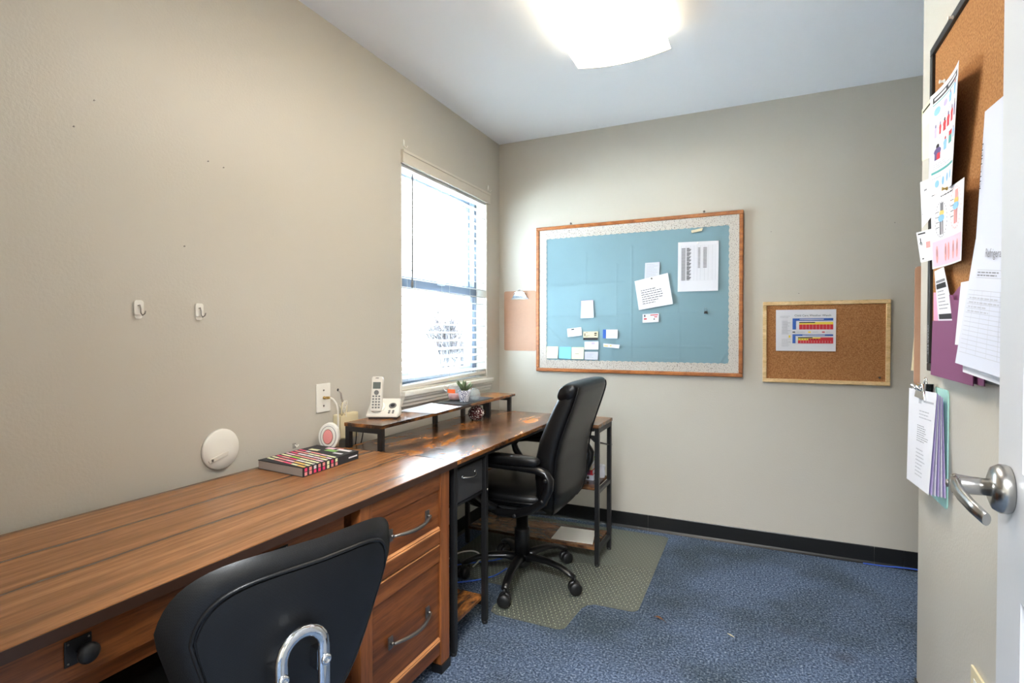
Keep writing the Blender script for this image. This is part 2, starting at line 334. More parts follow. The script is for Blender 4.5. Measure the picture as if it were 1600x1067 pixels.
def lines(rng, s0, s1, t_top, t_bot, n, mi, h=0.35, words=True):
    """rows of word-like bars"""
    out = []; rnd = random.Random(rng); dt = (t_top - t_bot) / n
    for k in range(n):
        t = t_top - dt * (k + .5); s = s0; end = s0 + (s1 - s0) * (rnd.uniform(.55, 1) if words else 1)
        while s < end:
            w = rnd.uniform(.04, .13) * (s1 - s0) * 1.3 if words else (s1 - s0)
            out.append((s, t - dt * h / 2, min(s + w, end), t + dt * h / 2, mi)); s += w + .025 * (s1 - s0)
    return out

# ---------------------------------------------------------------- room
H = 2.44; WY0, WY1 = -1.089, -0.177; WZ0, WZ1 = 0.885, 2.05
XR = 2.05; YC = -1.2; YF = -3.12
struct('floor', MB().box(-0.16, 3.6, -5.6, 0.12, -0.06, 0), 'carpet')
struct('ceiling', MB().box(-0.16, 3.6, -5.6, 0.12, H, H + 0.08), 'ceil')
w = MB(); w.box(-0.16, 0, -5.6, WY0, 0, H); w.box(-0.16, 0, WY1, 0.12, 0, H); w.box(-0.16, 0, WY0, WY1, 0, WZ0); w.box(-0.16, 0, WY0, WY1, WZ1, H)
struct('wall_left', w, 'wall')
struct('wall_back', MB().box(0, 3.6, 0, 0.12, 0, H), 'wall')
struct('wall_right', MB().box(XR, XR + 0.12, YF, YC, 0, H), 'wall', bevel=0.006)
struct('wall_alcove', MB().box(3.48, 3.6, -5.6, 0, 0, H), 'wall')
w = MB(); w.box(0, 0.98, YF - 0.12, YF, 0, H); w.box(1.90, 3.48, YF - 0.12, YF, 0, H); w.box(0.98, 1.90, YF - 0.12, YF, 2.06, H)
struct('wall_front', w, 'wall')
struct('wall_hallway', MB().box(0, 3.48, -5.6, -5.5, 0, H), 'wall')
# vinyl base in lengths with a thin joint between them
def cove(y, x0, x1):
    return MB().prism([(0, 0), (0.016, 0), (0.010, 0.006), (0.005, 0.014), (0.004, 0.088), (0.0025, 0.091), (0, 0.091)], lambda a, b, d: (d, y - a, b), x0, x1)
bb = struct('baseboard_back', cove(0, 0.0, 0.9925), 'vinyl')
for k, (a, b) in enumerate(((0.9935, 2.1295), (2.1305, 2.2535), (2.2545, 3.48))): obj('base_length', cove(0, a, b), 'vinyl', bb)
struct('baseboard_left', MB().prism([(0, 0), (0.016, 0), (0.005, 0.014), (0.004, 0.09), (0, 0.091)], lambda a, b, d: (a, d, b), YF, -0.017), 'vinyl')
struct('baseboard_right', MB().prism([(0, 0), (0.016, 0), (0.005, 0.014), (0.004, 0.09), (0, 0.091)], lambda a, b, d: (XR - a, d, b), YF, YC), 'vinyl')
struct('baseboard_corner', MB().box(XR - 0.004, XR + 0.124, YC, YC + 0.005, 0, 0.091), 'vinyl')

# window: jamb liner, two sashes with panes, meeting rail, stool and apron
win = bpy.data.objects.new('window_1', None); COL.objects.link(win); win['kind'] = 'structure'; win.location = (0, (WY0 + WY1) / 2, WZ0)
def frame_rect(y0, y1, z0, z1, x0, x1, wd, wb=None):
    wb = wb or wd; m = MB(); m.box(x0, x1, y0, y0 + wd, z0, z1); m.box(x0, x1, y1 - wd, y1, z0, z1); m.box(x0, x1, y0 + wd, y1 - wd, z0, z0 + wb); m.box(x0, x1, y0 + wd, y1 - wd, z1 - wd, z1); return m
obj('jamb_liner', frame_rect(WY0 + .0005, WY1 - .0005, WZ0 + .0005, WZ1 - .0005, -0.158, -0.0005, 0.008), 'trim', win)
obj('window_frame', frame_rect(WY0 + .009, WY1 - .009, WZ0 + .009, WZ1 - .009, -0.150, -0.075, 0.028), 'darkwin', win)
us = obj('upper_sash', frame_rect(WY0 + .038, WY1 - .038, 1.42, WZ1 - .038, -0.140, -0.116, 0.036, 0.045), 'vinylwin', win, bevel=.003)
obj('pane', MB().box(-0.130, -0.126, WY0 + .074, WY1 - .074, 1.465, WZ1 - .074), 'glass', us)
ls = obj('lower_sash', frame_rect(WY0 + .038, WY1 - .038, WZ0 + .038, 1.47, -0.112, -0.086, 0.038, 0.05), 'vinylwin', win, bevel=.003)
obj('pane', MB().box(-0.101, -0.097, WY0 + .076, WY1 - .076, WZ0 + .088, 1.432), 'glass', ls)
obj('meeting_rail', MB().box(-0.0855, -0.070, WY0 + .038, WY1 - .038, 1.408, 1.472), 'darkwin', win, bevel=.003)
obj('sash_lock', MB().box(-0.0695, -0.05, -0.66, -0.60, 1.45, 1.475), 'vinylwin', win, bevel=.004)
sill = MB(); sill.box(-0.075, 0.0, WY0 + .009, WY1 - .009, WZ0 + 0.0085, WZ0 + .016); sill.box(0.0005, 0.036, -1.105, -0.148, 0.868, 0.892)
obj('window_sill', sill, 'trim', win, bevel=.005)
ap = MB().prism([(0.0005, 0.818), (0.012, 0.818), (0.012, 0.832), (0.018, 0.836), (0.018, 0.848), (0.026, 0.856), (0.026, 0.8675), (0.0005, 0.8675)], lambda a, b, d: (a, d, b), -1.098, -0.155)
obj('window_apron', ap, 'trim', win)

# open interior door, white, with a lever handle
dang = R(5); DH = Vector((1.872, -2.975, 0)); du = Vector((sin(dang), cos(dang), 0)); dn = Vector((-cos(dang), sin(dang), 0))
def DP(a, b, c): return DH + du * a + Vector((0, 0, b)) + dn * c      # a from hinge to free edge, b up, c out of the visible face
def dbox(mb, a0, a1, b0, b1, c0, c1, mi=0):
    return mb.hexa([DP(a0, b0, c0), DP(a1, b0, c0), DP(a1, b0, c1), DP(a0, b0, c1), DP(a0, b1, c0), DP(a1, b1, c0), DP(a1, b1, c1), DP(a0, b1, c1)], mi)
DW = 0.81
door = struct('door_1', dbox(MB(), 0, DW, 0.012, 2.03, -0.035, -0.006), 'door')
st = MB()
for (a0, a1, b0, b1) in ((0, .115, .012, 2.03), (DW - .115, DW, .012, 2.03), (.36, .45, .25, 1.9), (.115, DW - .115, .012, .25), (.115, DW - .115, .80, .98), (.115, DW - .115, 1.58, 1.66), (.115, DW - .115, 1.9, 2.03)): dbox(st, a0, a1, b0, b1, -0.006, 0)
obj('door_rails', st, 'door', door)
for (b0, b1) in ((.25, .80), (.98, 1.58), (1.66, 1.9)):
    for (a0, a1) in ((.115, .36), (.45, DW - .115)):
        pm = MB(); g = .03; q = [(a0 + g, b0 + g), (a1 - g, b0 + g), (a1 - g, b1 - g), (a0 + g, b1 - g)]; g2 = .05; q2 = [(a0 + g2, b0 + g2), (a1 - g2, b0 + g2), (a1 - g2, b1 - g2), (a0 + g2, b1 - g2)]
        pm.hexa([DP(a, b, -.0059) for a, b in q] + [DP(a, b, -.001) for a, b in q2]); obj('door_panel', pm, 'door', door)
hb = 0.945; ha = DW - 0.062
lv = MB().lathe([(0.034, 0.0), (0.036, 0.004), (0.036, 0.012), (0.031, 0.02), (0.02, 0.024)], DP(ha, hb, 0.0005), dn, 28)
lever = obj('door_handle', lv, 'steel', door, label='brushed nickel lever handle')
l2 = MB(); l2.lathe([(0.0125, 0.02), (0.0135, 0.045), (0.015, 0.062), (0.014, 0.068)], DP(ha, hb, 0), dn, 20)
pts = [DP(ha + .006, hb + .002, .062), DP(ha - .02, hb + .001, .066), DP(ha - .05, hb - .003, .066), DP(ha - .088, hb - .010, .060), DP(ha - .125, hb - .016, .052)]
l2.tube(pts, [(.013, .008), (.0125, .007), (.011, .006), (.010, .0055), (.009, .005)], 12, flat=(0, 0, 1))
obj('lever', l2, 'steel', lever); obj('key_button', MB().lathe([(.006, 0), (.006, .002), (.003, .003)], DP(ha, hb, .0725), dn, 14), 'pewter', lever)

# outside: pale ground
struct('ground_outside', MB().box(-40, -0.17, -30, 40, -0.5, -0.35), 'snow')

# ---------------------------------------------------------------- ceiling light
LX, LY0, LY1 = 1.052, -2.15, -0.93
cl = thing('ceiling_light', 'lit rectangular fluorescent wraparound light on the white ceiling', 'ceiling light', (LX, (LY0 + LY1) / 2, H))
obj('housing', MB().box(LX - .15, LX + .15, LY0 + .03, LY1 - .03, H - .05, H - .0005), 'white', cl)
def lens_pt(u, t):
    a = -1 + 2 * u; x = LX + .2 * a; z = 2.362 - .020 * (1 - a * a); return (x, LY0 + (LY1 - LY0) * t, z)
ln = MB(); ln.surf(lens_pt, 16, 8)
obj('lens', ln, 'lens', cl); ln = MB()
ln.surf(lambda u, t: (LX - .2 + .015 * u, LY0 + (LY1 - LY0) * t, 2.362 + .05 * u), 2, 8); ln.surf(lambda u, t: (LX + .2 - .015 * u, LY0 + (LY1 - LY0) * t, 2.362 + .05 * u), 2, 8)
obj('lens_side', ln, 'lens_side', cl)
for yy in (LY0, LY1):
    e = MB(); sgn = -1 if yy == LY0 else 1
    poly = [(-.2, 2.362)] + [(-.2 + .4 * k / 10, 2.362 - .02 * (1 - (-1 + .2 * k) ** 2)) for k in range(1, 11)] + [(.185, 2.412), (-.185, 2.412)]
    e.prism(poly, lambda a, b, d: (LX + a, yy + sgn * d, b), 0.0005, .008); obj('end_cap', e, 'white', cl)

# ---------------------------------------------------------------- blind
bl = thing('window_blind', 'white horizontal slat blind hanging open over the window', 'blind', (-0.03, (WY0 + WY1) / 2, 0.9))
va = MB(); va.box(0.0005, 0.014, -1.088, -0.158, 2.010, 2.075); va.box(0.014, 0.018, -1.088, -0.158, 2.062, 2.075); va.box(0.014, 0.0165, -1.088, -0.158, 2.010, 2.018)
obj('valance', va, 'valance', bl)
obj('headrail', MB().box(-0.055, -0.006, WY0 + .012, WY1 - .012, 1.995, 2.038), 'slat', bl)
s0 = None; nsl = 23
def slat_fn(u, t):
    a = -1 + 2 * u; return (-0.03 + .024 * a, WY0 + .013 + (WY1 - WY0 - .026) * t, .0022 * (1 - a * a) - .004 * a)
sm_ = MB(); sm_.surf(slat_fn, 4, 1); sm_.surf(lambda u, t: tuple(Vector(slat_fn(u, t)) - Vector((0, 0, .0034))), 4, 1)
for u in (0, 1): sm_.surf(lambda a, b: tuple(Vector(slat_fn(u, b)) - Vector((0, 0, .0034 * a))), 1, 1)
for k in range(nsl):
    z = 0.955 + k * 0.0455
    if s0 is None:
        sm_.v = [(x, y, z_ + z) for x, y, z_ in sm_.v]; s0 = obj('slat', sm_, 'slat', bl)
    else: dup(s0, bl, (0, 0, k * 0.0455))
br = MB().hexa([(-.055, WY0 + .013, .897), (-.005, WY0 + .013, .897), (-.005, WY1 - .013, .920), (-.055, WY1 - .013, .920), (-.055, WY0 + .013, .915), (-.005, WY0 + .013, .915), (-.005, WY1 - .013, .938), (-.055, WY1 - .013, .938)])
obj('bottom_rail', br, 'trim', bl, bevel=.003)
for y in (-0.96, -0.63, -0.30):
    c = MB(); c.tube([(-.004, y, .93), (-.004, y, 2.0)], .0009, 6); c.tube([(-.056, y, .93), (-.056, y, 2.0)], .0009, 6); obj('ladder_cord', c, 'slat', bl)
wd = MB().tube([(.008, -1.005, 1.975), (.012, -1.008, 1.96), (.012, -1.012, 1.43)], .0042, 8); wd.lathe([(.0045, 0), (.007, .01), (.006, .03), (.004, .035)], (.012, -1.012, 1.405), (0, 0, 1), 10)
obj('tilt_wand', wd, 'keys', bl)

# ---------------------------------------------------------------- walnut desk
DZ = 0.72
dk = thing('writing_desk', 'walnut wood desk with drawers and black feet along the left wall', 'desk', (0.33, -2.42, 0))
dt = MB().box(0.042, 0.614, -3.08, -1.592, DZ - .022, DZ); obj('desktop', dt, 'walnut', dk, bevel=.0015)
obj('edge_band', MB().box(.6142, .6155, -3.08, -1.592, DZ - .022, DZ - .0018), 'rustic_edge', dk)
def drawer_front(y0, y1, z0, z1, split_b, beads):
    m = MB(); m.box(0.578, 0.600, y0, y1, z0, z1); return m
YP0, YP1 = -2.096, -1.632
body = MB(); body.box(0.08, 0.575, YP0 + .012, YP1 - .012, 0.07, 0.697)
obj('pedestal_body', body, 'walnut_front', dk)
for y0, y1 in ((YP0, YP0 + .05), (YP1 - .054, YP1)):
    obj('corner_post', MB().box(0.572, 0.606, y0, y1, 0.03, 0.6975), 'walnut_post', dk, bevel=.002)
    obj('corner_post', MB().box(0.06, 0.095, y0, y1, 0.03, 0.6975), 'walnut_post', dk)
    for x0, x1 in ((.568, .610), (.056, .099)):
        obj('foot', MB().box(x0, x1, y0 - .003, y1 + .003, 0, 0.0295), 'black', dk, bevel=.002)
def bow_pull(y0, y1, z):
    m = MB()
    for y in (y0, y1): m.box(.6025, .607, y - .010, y + .010, z - .018, z + .018); m.tube([(.607, y, z), (.618, y, z)], .005, 8)
    n = 10; m.tube([(.618 + .022 * sin(pi * k / n), y0 + (y1 - y0) * k / n, z - .004 * sin(pi * k / n)) for k in range(n + 1)], [.0045 + .0015 * sin(pi * k / n) for k in range(n + 1)], 10); return m
ya, yb = YP0 + .052, YP1 - .056
for (z0, zb, zt, zh, ztop) in ((.455, .503, .640, .575, .692), (.068, .119, .392, .254, .447)):
    dr = obj('drawer', MB().box(.5755, .594, ya, yb, z0, ztop), 'walnut_front', dk, label='walnut drawer front with pewter bow handle')
    obj('bottom_rail', MB().box(.5945, .602, ya, yb, z0, zb - .006), 'walnut_front', dr, bevel=.001)
    obj('bead_moulding', MB().prism([(.5945, zb - .0055), (.6035, zb - .0055), (.6035, zb - .002), (.601, zb), (.6025, zb + .004), (.5945, zb + .010)], lambda a, b, d: (a, d, b), ya, yb), 'bead', dr)
    obj('top_rail', MB().box(.5945, .602, ya, yb, zt, ztop), 'walnut_front', dr, bevel=.001)
    obj('recess_panel', MB().box(.5945, .597, ya, yb, zb + .0105, zt - .0005), 'walnut_front', dr)
    obj('handle', bow_pull((ya + yb) / 2 - .098, (ya + yb) / 2 + .098, zh), 'pewter', dr)
    obj('edge_highlight', MB().box(.5945, .6022, ya, yb, ztop + .0002, ztop + .0025), 'bead', dr)  # lighter strip painted as a highlight along the drawer's top edge
# kneehole: pencil drawer with square knob plate, rail, added back panel, far pedestal
kd = obj('pencil_drawer', MB().box(.550, .576, -2.98, YP0 - .03, .604, .692), 'walnut_front', dk, bevel=.002)
for ky in (-2.756, -2.34):
    kp = obj('knob_plate', MB().box(.5765, .5795, ky - .020, ky + .020, .630, .673), 'iron', kd, bevel=.004)
    obj('knob', MB().lathe([(.007, 0), (.006, .008), (.012, .013), (.0165, .019), (.0165, .024), (.011, .029), (.003, .031)], (.5798, ky + .004, .650), (1, 0, 0), 20), 'iron', kp)
    for sy in (-1, 1):
        for sz in (-1, 1): obj('rivet', MB().lathe([(.002, 0), (.0015, .0012), (.0004, .0016)], (.5796, ky + sy * .015, .6515 + sz * .016), (1, 0, 0), 8), 'pewter', kp)
obj('lower_rail', MB().box(.525, .545, -2.98, YP0 - .03, .560, .6035), 'walnut_front', dk)
obj('added_back_panel', MB().box(.07, .085, -3.02, YP0, .1, .697), 'walnut_front', dk)  # panel added so the space under the desk stays dark
obj('end_panel', MB().box(.07, .60, -3.06, -3.02, .0, .697), 'walnut_post', dk)

# ---------------------------------------------------------------- L-shaped desk with steel frame
ld = thing('corner_desk', 'rustic brown L-shaped desk with black steel frame below the window', 'desk', (0.35, -0.95, 0))
tz = 0.719
obj('desktop', MB().box(0.085, 0.612, -1.586, -0.367, tz - .018, tz), 'rustic', ld, bevel=.002)
obj('wing_top', MB().box(0.6125, 0.868, -0.645, -0.367, tz - .018, tz), 'rustic_x', ld, bevel=.002)
def bar(p, q, w=.02, h=None):
    h = h or w; m = MB(); p, q = Vector(p), Vector(q); lo = [min(a, b) for a, b in zip(p, q)]; hi = [max(a, b) for a, b in zip(p, q)]
    ax = max(range(3), key=lambda k: hi[k] - lo[k]); e = [w / 2, w / 2, h / 2]; e[ax] = 0
    return m.box(lo[0] - e[0], hi[0] + e[0], lo[1] - e[1], hi[1] + e[1], lo[2] - e[2], hi[2] + e[2])
LT = tz - .0185
for (x, y) in ((.588, -1.574), (.588, -1.330), (.105, -1.574), (.105, -1.330), (.105, -.62), (.105, -.39), (.855, -.622), (.855, -.385)):
    lg = obj('leg', bar((x, y, .012), (x, y, LT), .022), 'blackmetal', ld, bevel=.002)
    obj('levelling_foot', MB().lathe([(.011, 0), (.012, .004), (.012, .0118)], (x, y, 0), (0, 0, 1), 14), 'black', lg)
rails = [((.588, -1.562, LT - .008), (.588, -.645, LT - .008), .02, .0155), ((.105, -1.56, LT - .008), (.105, -.40, LT - .008), .02, .0155), ((.12, -.632, LT - .008), (.842, -.632, LT - .008), .02, .0155), ((.12, -.385, LT - .012), (.842, -.385, LT - .012), .02, .02),
         ((.855, -.61, LT - .013), (.855, -.397, LT - .013), .02, .024), ((.12, -1.574, LT - .012), (.575, -1.574, LT - .012), .02, .02), ((.12, -1.33, LT - .012), (.575, -1.33, LT - .012), .02, .02)]
for p, q, a, b in rails: obj('top_rail', bar(p, q, a, b), 'blackmetal', ld)
for z in (.38, .078):
    for p, q in (((.855, -.61, z - .004), (.855, -.397, z - .004)), ((.105, -.608, z - .004), (.105, -.402, z - .004))): obj('side_rail', bar(p, q, .018, .018), 'blackmetal', ld)
    obj('wing_shelf', MB().box(.117, .843, -.632, -.375, z + .006, z + .02), 'rustic_x', ld, bevel=.001)
obj('pedestal_shelf', MB().box(.117, .577, -1.585, -1.319, .094, .108), 'rustic', ld, bevel=.001)
for y in (-1.574, -1.33): obj('side_rail', bar((.118, y, .084), (.576, y, .084), .018, .018), 'blackmetal', ld)
obj('brace', MB().tube([(.855, -.611, .628), (.855, -.397, .575)], .004, 8), 'blackmetal', ld); obj('gusset', MB().prism([(.842, .662), (.842, .63), (.805, .662)], lambda a, b, d: (a, d, b), -.632, -.622), 'blackmetal', ld)
for (y, z) in ((-.611, .628), (-.397, .575)): obj('bolt', MB().lathe([(.006, 0), (.006, .003), (.002, .005)], (.8665, y - .011 if y < -.5 else y + .011, z), (1, 0, 0), 10), 'pewter', ld)
fd = MB(); fd.box(.14, .588, -1.558, -1.346, .545, .672); fdo = obj('fabric_drawer', fd, 'fabric_dark', ld, bevel=.006, label='charcoal fabric drawer with small metal handle')
h_ = MB(); n = 10
for y in (-1.512, -1.412): h_.lathe([(.007, 0), (.006, .003), (.003, .004)], (.5885, y, .638), (1, 0, 0), 10)
h_.tube([(.590 + .022 * sin(pi * k / n), -1.512 + .1 * k / n, .636 - .004 * sin(pi * k / n)) for k in range(n + 1)], .0036, 8); obj('handle', h_, 'steel', fdo)
obj('drawer_frame', MB().box(.13, .585, -1.562, -1.342, .534, .544), 'blackmetal', ld)
obj('bolt', MB().lathe([(.006, 0), (.006, .003), (.002, .005)], (.5995, -1.33, .545), (1, 0, 0), 10), 'steel', ld)
# raised monitor shelf on the desk
rz = 0.82
rs = obj('monitor_shelf', MB().box(.088, .276, -1.586, -.345, rz - .014, rz), 'rustic', ld, bevel=.001)
for y in (-1.574, -.665, -.40):
    for x in (.102, .262): obj('shelf_leg', bar((x, y, tz + .0005), (x, y, rz - .0145), .02), 'blackmetal', rs)
    obj('shelf_crossbar', MB().box(.112, .252, y - .01, y + .01, rz - .034, rz - .0145), 'blackmetal', rs)
obj('shelf_leg', bar((.105, -.95, tz + .0005), (.105, -.95, rz - .0145), .02), 'blackmetal', rs)

# ---------------------------------------------------------------- black leather desk chair
cx, cy = .566, -.902
oc = thing('office_chair', 'black leather swivel office chair with padded arms at the corner desk', 'chair', (cx, cy, 0))
MAT_T = .0035
def caster(px, py, a, z0=MAT_T + .0006):
    m = MB(); t = Vector((-sin(a), cos(a), 0)); 
    for s_ in (-1, 1): m.lathe([(.012, 0), (.027, .001), (.029, .006), (.029, .019), (.025, .024), (.008, .026)], Vector((px, py, z0 + .029)) + t * (s_ * .003), t * s_, 20)
    m.tube([(px, py, z0 + .05), (px, py, z0 + .075)], .006, 8); return m
obj('hub', MB().lathe([(.030, .062), (.038, .07), (.040, .10), (.034, .122), (.03, .13)], (cx, cy, 0)), 'blackgloss', oc)
for k in range(5):
    a = R(-82.04) + k * 2 * pi / 5; d = Vector((cos(a), sin(a), 0))
    prof = [(.02, .102, .026, .022), (.08, .113, .024, .017), (.15, .113, .021, .014), (.215, .102, .019, .012), (.258, .084, .018, .012), (.285, .074, .014, .010)]
    lg = obj('base_leg', MB().tube([(cx + d.x * r, cy + d.y * r, z + MAT_T) for r, z, _, _ in prof], [(b_, a_) for _, _, a_, b_ in prof], 12, flat=(0, 0, 1)), 'blackgloss', oc)
    obj('caster', caster(cx + .285 * d.x, cy + .285 * d.y, R(-165) + .3 * k), 'black', lg)
obj('gas_column', MB().lathe([(.036, .125), (.037, .24), (.034, .25), (.0285, .251), (.0285, .365)], (cx, cy, 0)), 'black', oc)
mech = MB().box(cx - .10, cx + .13, cy - .075, cy + .075, .355, .392); mech.lathe([(.028, 0), (.028, .035), (.024, .04)], (cx - .16, cy - .02, .33), (0, 0, 1), 16); mech.box(cx - .19, cx - .1, cy - .04, cy + .01, .368, .388)
obj('tilt_mechanism', mech, 'black', oc, bevel=.004)
def cushion(x0, x1, y0, y1, z0, z1, n=4.0, dome=.018):
    mx, my, mz = (x0 + x1) / 2, (y0 + y1) / 2, (z0 + z1) / 2; a, b, c = (x1 - x0) / 2, (y1 - y0) / 2, (z1 - z0) / 2
    def f(u, v):
        th = 2 * pi * u; ph = -pi / 2 + pi * v; cp = abs(cos(ph)) ** .35; sp = math.copysign(abs(sin(ph)) ** .6, sin(ph)) if abs(sin(ph)) > 1e-6 else 0
        ct = math.copysign(abs(cos(th)) ** (2 / n), cos(th)); st_ = math.copysign(abs(sin(th)) ** (2 / n), sin(th))
        return (mx + a * cp * ct, my + b * cp * st_, mz + c * sp)
    return MB().surf(f, 40, 16, closed_u=True)
obj('seat_base', cushion(.345, .79, cy - .245, cy + .245, .388, .43), 'black', oc)
seat = obj('seat', cushion(.335, .80, cy - .255, cy + .255, .415, .495), 'leather', oc)
pi_ = MB(); pi_.tube([(.5675 + .232 * math.copysign(abs(cos(t)) ** .5, cos(t)), cy + .2535 * math.copysign(abs(sin(t)) ** .5, sin(t)), .448) for t in [2 * pi * k / 48 for k in range(49)]], .0045, 6); obj('piping', pi_, 'leather', seat)
BK = [(.372, .745, .020, .10), (.385, .752, .034, .17), (.42, .765, .045, .215), (.48, .772, .052, .24), (.56, .771, .055, .25), (.64, .776, .056, .252), (.72, .794, .056, .25), (.80, .824, .054, .245), (.87, .853, .050, .24), (.925, .876, .044, .235), (.95, .886, .034, .225), (.962, .89, .015, .20)]
def bk(v):
    p = v * (len(BK) - 1); i = min(int(p), len(BK) - 2); t = p - i; return [BK[i][k] + (BK[i + 1][k] - BK[i][k]) * t for k in range(4)]
def back_fn(u, v):
    z, x, ht, hw = bk(v); th = 2 * pi * u
    return (x + ht * math.copysign(abs(cos(th)) ** .55, cos(th)), cy + hw * math.copysign(abs(sin(th)) ** .28, sin(th)), z)
back = obj('backrest', MB().surf(back_fn, 40, 44, closed_u=True), 'leather', oc)
for s_ in (-1, 1):
    obj('seam', MB().tube([(bk(v)[1] + bk(v)[2] * .86, cy + s_ * bk(v)[3] * .955, bk(v)[0]) for v in [.1 + .82 * k / 20 for k in range(21)]], .0035, 6), 'leather', back)
def head_fn(u, v):
    th = 2 * pi * u; ph = -pi / 2 + pi * v; cp = abs(cos(ph)) ** .16
    a = .047 * math.copysign(abs(cos(th)) ** .8, cos(th)); b = .044 * math.copysign(abs(sin(th)) ** .8, sin(th))
    return (.868 + a * cp + b * cp * .35, cy + .238 * sin(ph), .928 + b * cp)
obj('headrest', MB().surf(head_fn, 24, 30, closed_u=True), 'leather', back)
obj('back_bracket', MB().box(.68, .755, cy - .05, cy + .05, .36, .40), 'black', oc, bevel=.01)
for s_ in (-1, 1):
    y = cy + s_ * .295
    path = [(.50, cy + s_ * .23, .405), (.58, cy + s_ * .262, .400), (.66, y - s_ * .01, .412), (.735, y, .440), (.790, y, .480), (.815, y, .535), (.818, y, .572), (.800, y, .600), (.755, y, .612), (.66, y, .615), (.55, y, .617), (.46, y, .617), (.408, y, .608), (.387, y, .582), (.398, y, .550), (.425, y, .51), (.455, y, .470), (.50, y - s_ * .01, .44), (.56, cy + s_ * .262, .418)]
    ar = obj('armrest', MB().tube(path, [(.023, .018) if 3 < k < 8 else (.020, .018) for k in range(len(path))], 12, flat=(0, 1, 0)), 'blackgloss', oc)
    obj('arm_pad', cushion(.430, .775, y - .033, y + .033, .622, .664, n=3), 'leather', ar)
    for (bx, bz) in ((.808, .575), (.792, .487), (.67, .413)): obj('bolt', MB().lathe([(.009, 0), (.009, .003), (.004, .005)], (bx, y - .0232 if s_ < 0 else y + .0182, bz), (0, s_, 0), 12), 'black', ar)

# ---------------------------------------------------------------- task chair in the foreground (built about its own axis, +x is its rear)
ta = R(-14); tb = Vector((.893, -2.572, 0)); tr_ = tb - Vector((cos(ta), sin(ta), 0)) * .27
tc_ = thing('task_chair', 'black mesh task chair with chrome back bar at the walnut desk', 'chair', (tr_.x, tr_.y, 0), ta)
def tob(name, mb, m, parent=tc_, **k): return obj(name, mb, m, parent, local=True, **k)
def outline(th):
    u = .216 * math.copysign(abs(cos(th)) ** .5, cos(th)); v = .19 * math.copysign(abs(sin(th)) ** .5, sin(th)); vv = v / .19
    u *= 1 - .40 * max(0, .45 - vv) / 1.45
    return u, v
def tb_pt(u, v, d): # u lateral, v vertical from the centre, d outward (rear)
    return (.262 + .05 * (v / .19) - .062 * (u / .216) ** 2 + d - .02 * (1 - (v / .19) ** 2) * 0, u, .645 + v)
def disc(mb, rmax, off, fn_th, nr=10, nt_=56):
    def f(a, b):
        u, v = outline(2 * pi * a); rr = rmax * b; return tb_pt(u * rr, v * rr, off + fn_th(rr))
    mb.surf(f, nt_, nr, closed_u=True)
cu_ = MB(); disc(cu_, 1.0, 0, lambda r: .022 * (max(0, 1 - r ** 6)) ** .5, 16); disc(cu_, 1.0, 0, lambda r: -.035 * (max(0, 1 - r ** 5)) ** .5, 16)
bc = tob('back_cushion', cu_, 'mesh')
sh = MB(); disc(sh, .80, .0, lambda r: .0265 - .004 * (r / .8) ** 8); sh.surf(lambda a, b: tb_pt(*[q * .80 for q in outline(2 * pi * a)], .0225 - .012 * b), 56, 1, closed_u=True)
tob('back_shell', sh, 'shell', bc)
rg = MB(); rg.tube([tb_pt(*[q * .825 for q in outline(2 * pi * k / 64)], .0195) for k in range(65)], .0035, 6); tob('shell_piping', rg, 'mesh', bc)
ub = []; UC, UH = -.030, .037
for k in range(7): ub.append((.10 + .17 * k / 6, UC - UH, .415))
ub += [(.300, UC - UH, .425), (.312, UC - UH, .45), (.316, UC - UH, .50), (.316, UC - UH, .58), (.316, UC - UH, .655)]
for k in range(1, 12): a = pi * k / 12; ub.append((.316, UC - UH * cos(a), .655 + UH * sin(a)))
ub += [(.316, UC + UH, .655), (.316, UC + UH, .58), (.316, UC + UH, .50), (.312, UC + UH, .45), (.300, UC + UH, .425)] + [(.27 - .17 * k / 6, UC + UH, .415) for k in range(7)]
bar_ = tob('back_bar', MB().tube(ub, (.0075, .0105), 14), 'chrome', label='polished chrome U-shaped back bar')
for s_ in (-1, 1):
    tob('screw', MB().lathe([(.009, 0), (.0095, .002), (.007, .0045), (.0035, .0045), (.003, .003)], (.3225, UC + s_ * UH, .632), (1, 0, 0), 14), 'chrome', bar_)
    tob('bar_tab', MB().box(.285, .309, UC + s_ * UH - .008, UC + s_ * UH + .008, .61, .645), 'chrome', bar_)
tob('seat', cushion(-.27, .17, -.205, .215, .425, .50), 'mesh'); tob('seat_pan', MB().box(-.14, .14, -.12, .12, .395, .428), 'black', bevel=.01)
tob('gas_column', MB().lathe([(.034, .10), (.034, .25), (.026, .252), (.026, .40)]), 'black')
for k in range(5):
    a = R(20) + k * 2 * pi / 5; d = Vector((cos(a), sin(a), 0))
    lg = tob('base_leg', MB().tube([tuple(d * r + Vector((0, 0, z))) for r, z in ((.02, .105), (.1, .103), (.2, .09), (.275, .072))], [(.016, .022), (.014, .02), (.012, .017), (.010, .014)], 10, flat=(0, 0, 1)), 'chrome')
    tob('caster', caster(.272 * d.x, .272 * d.y, a + .4, 0), 'black', lg)
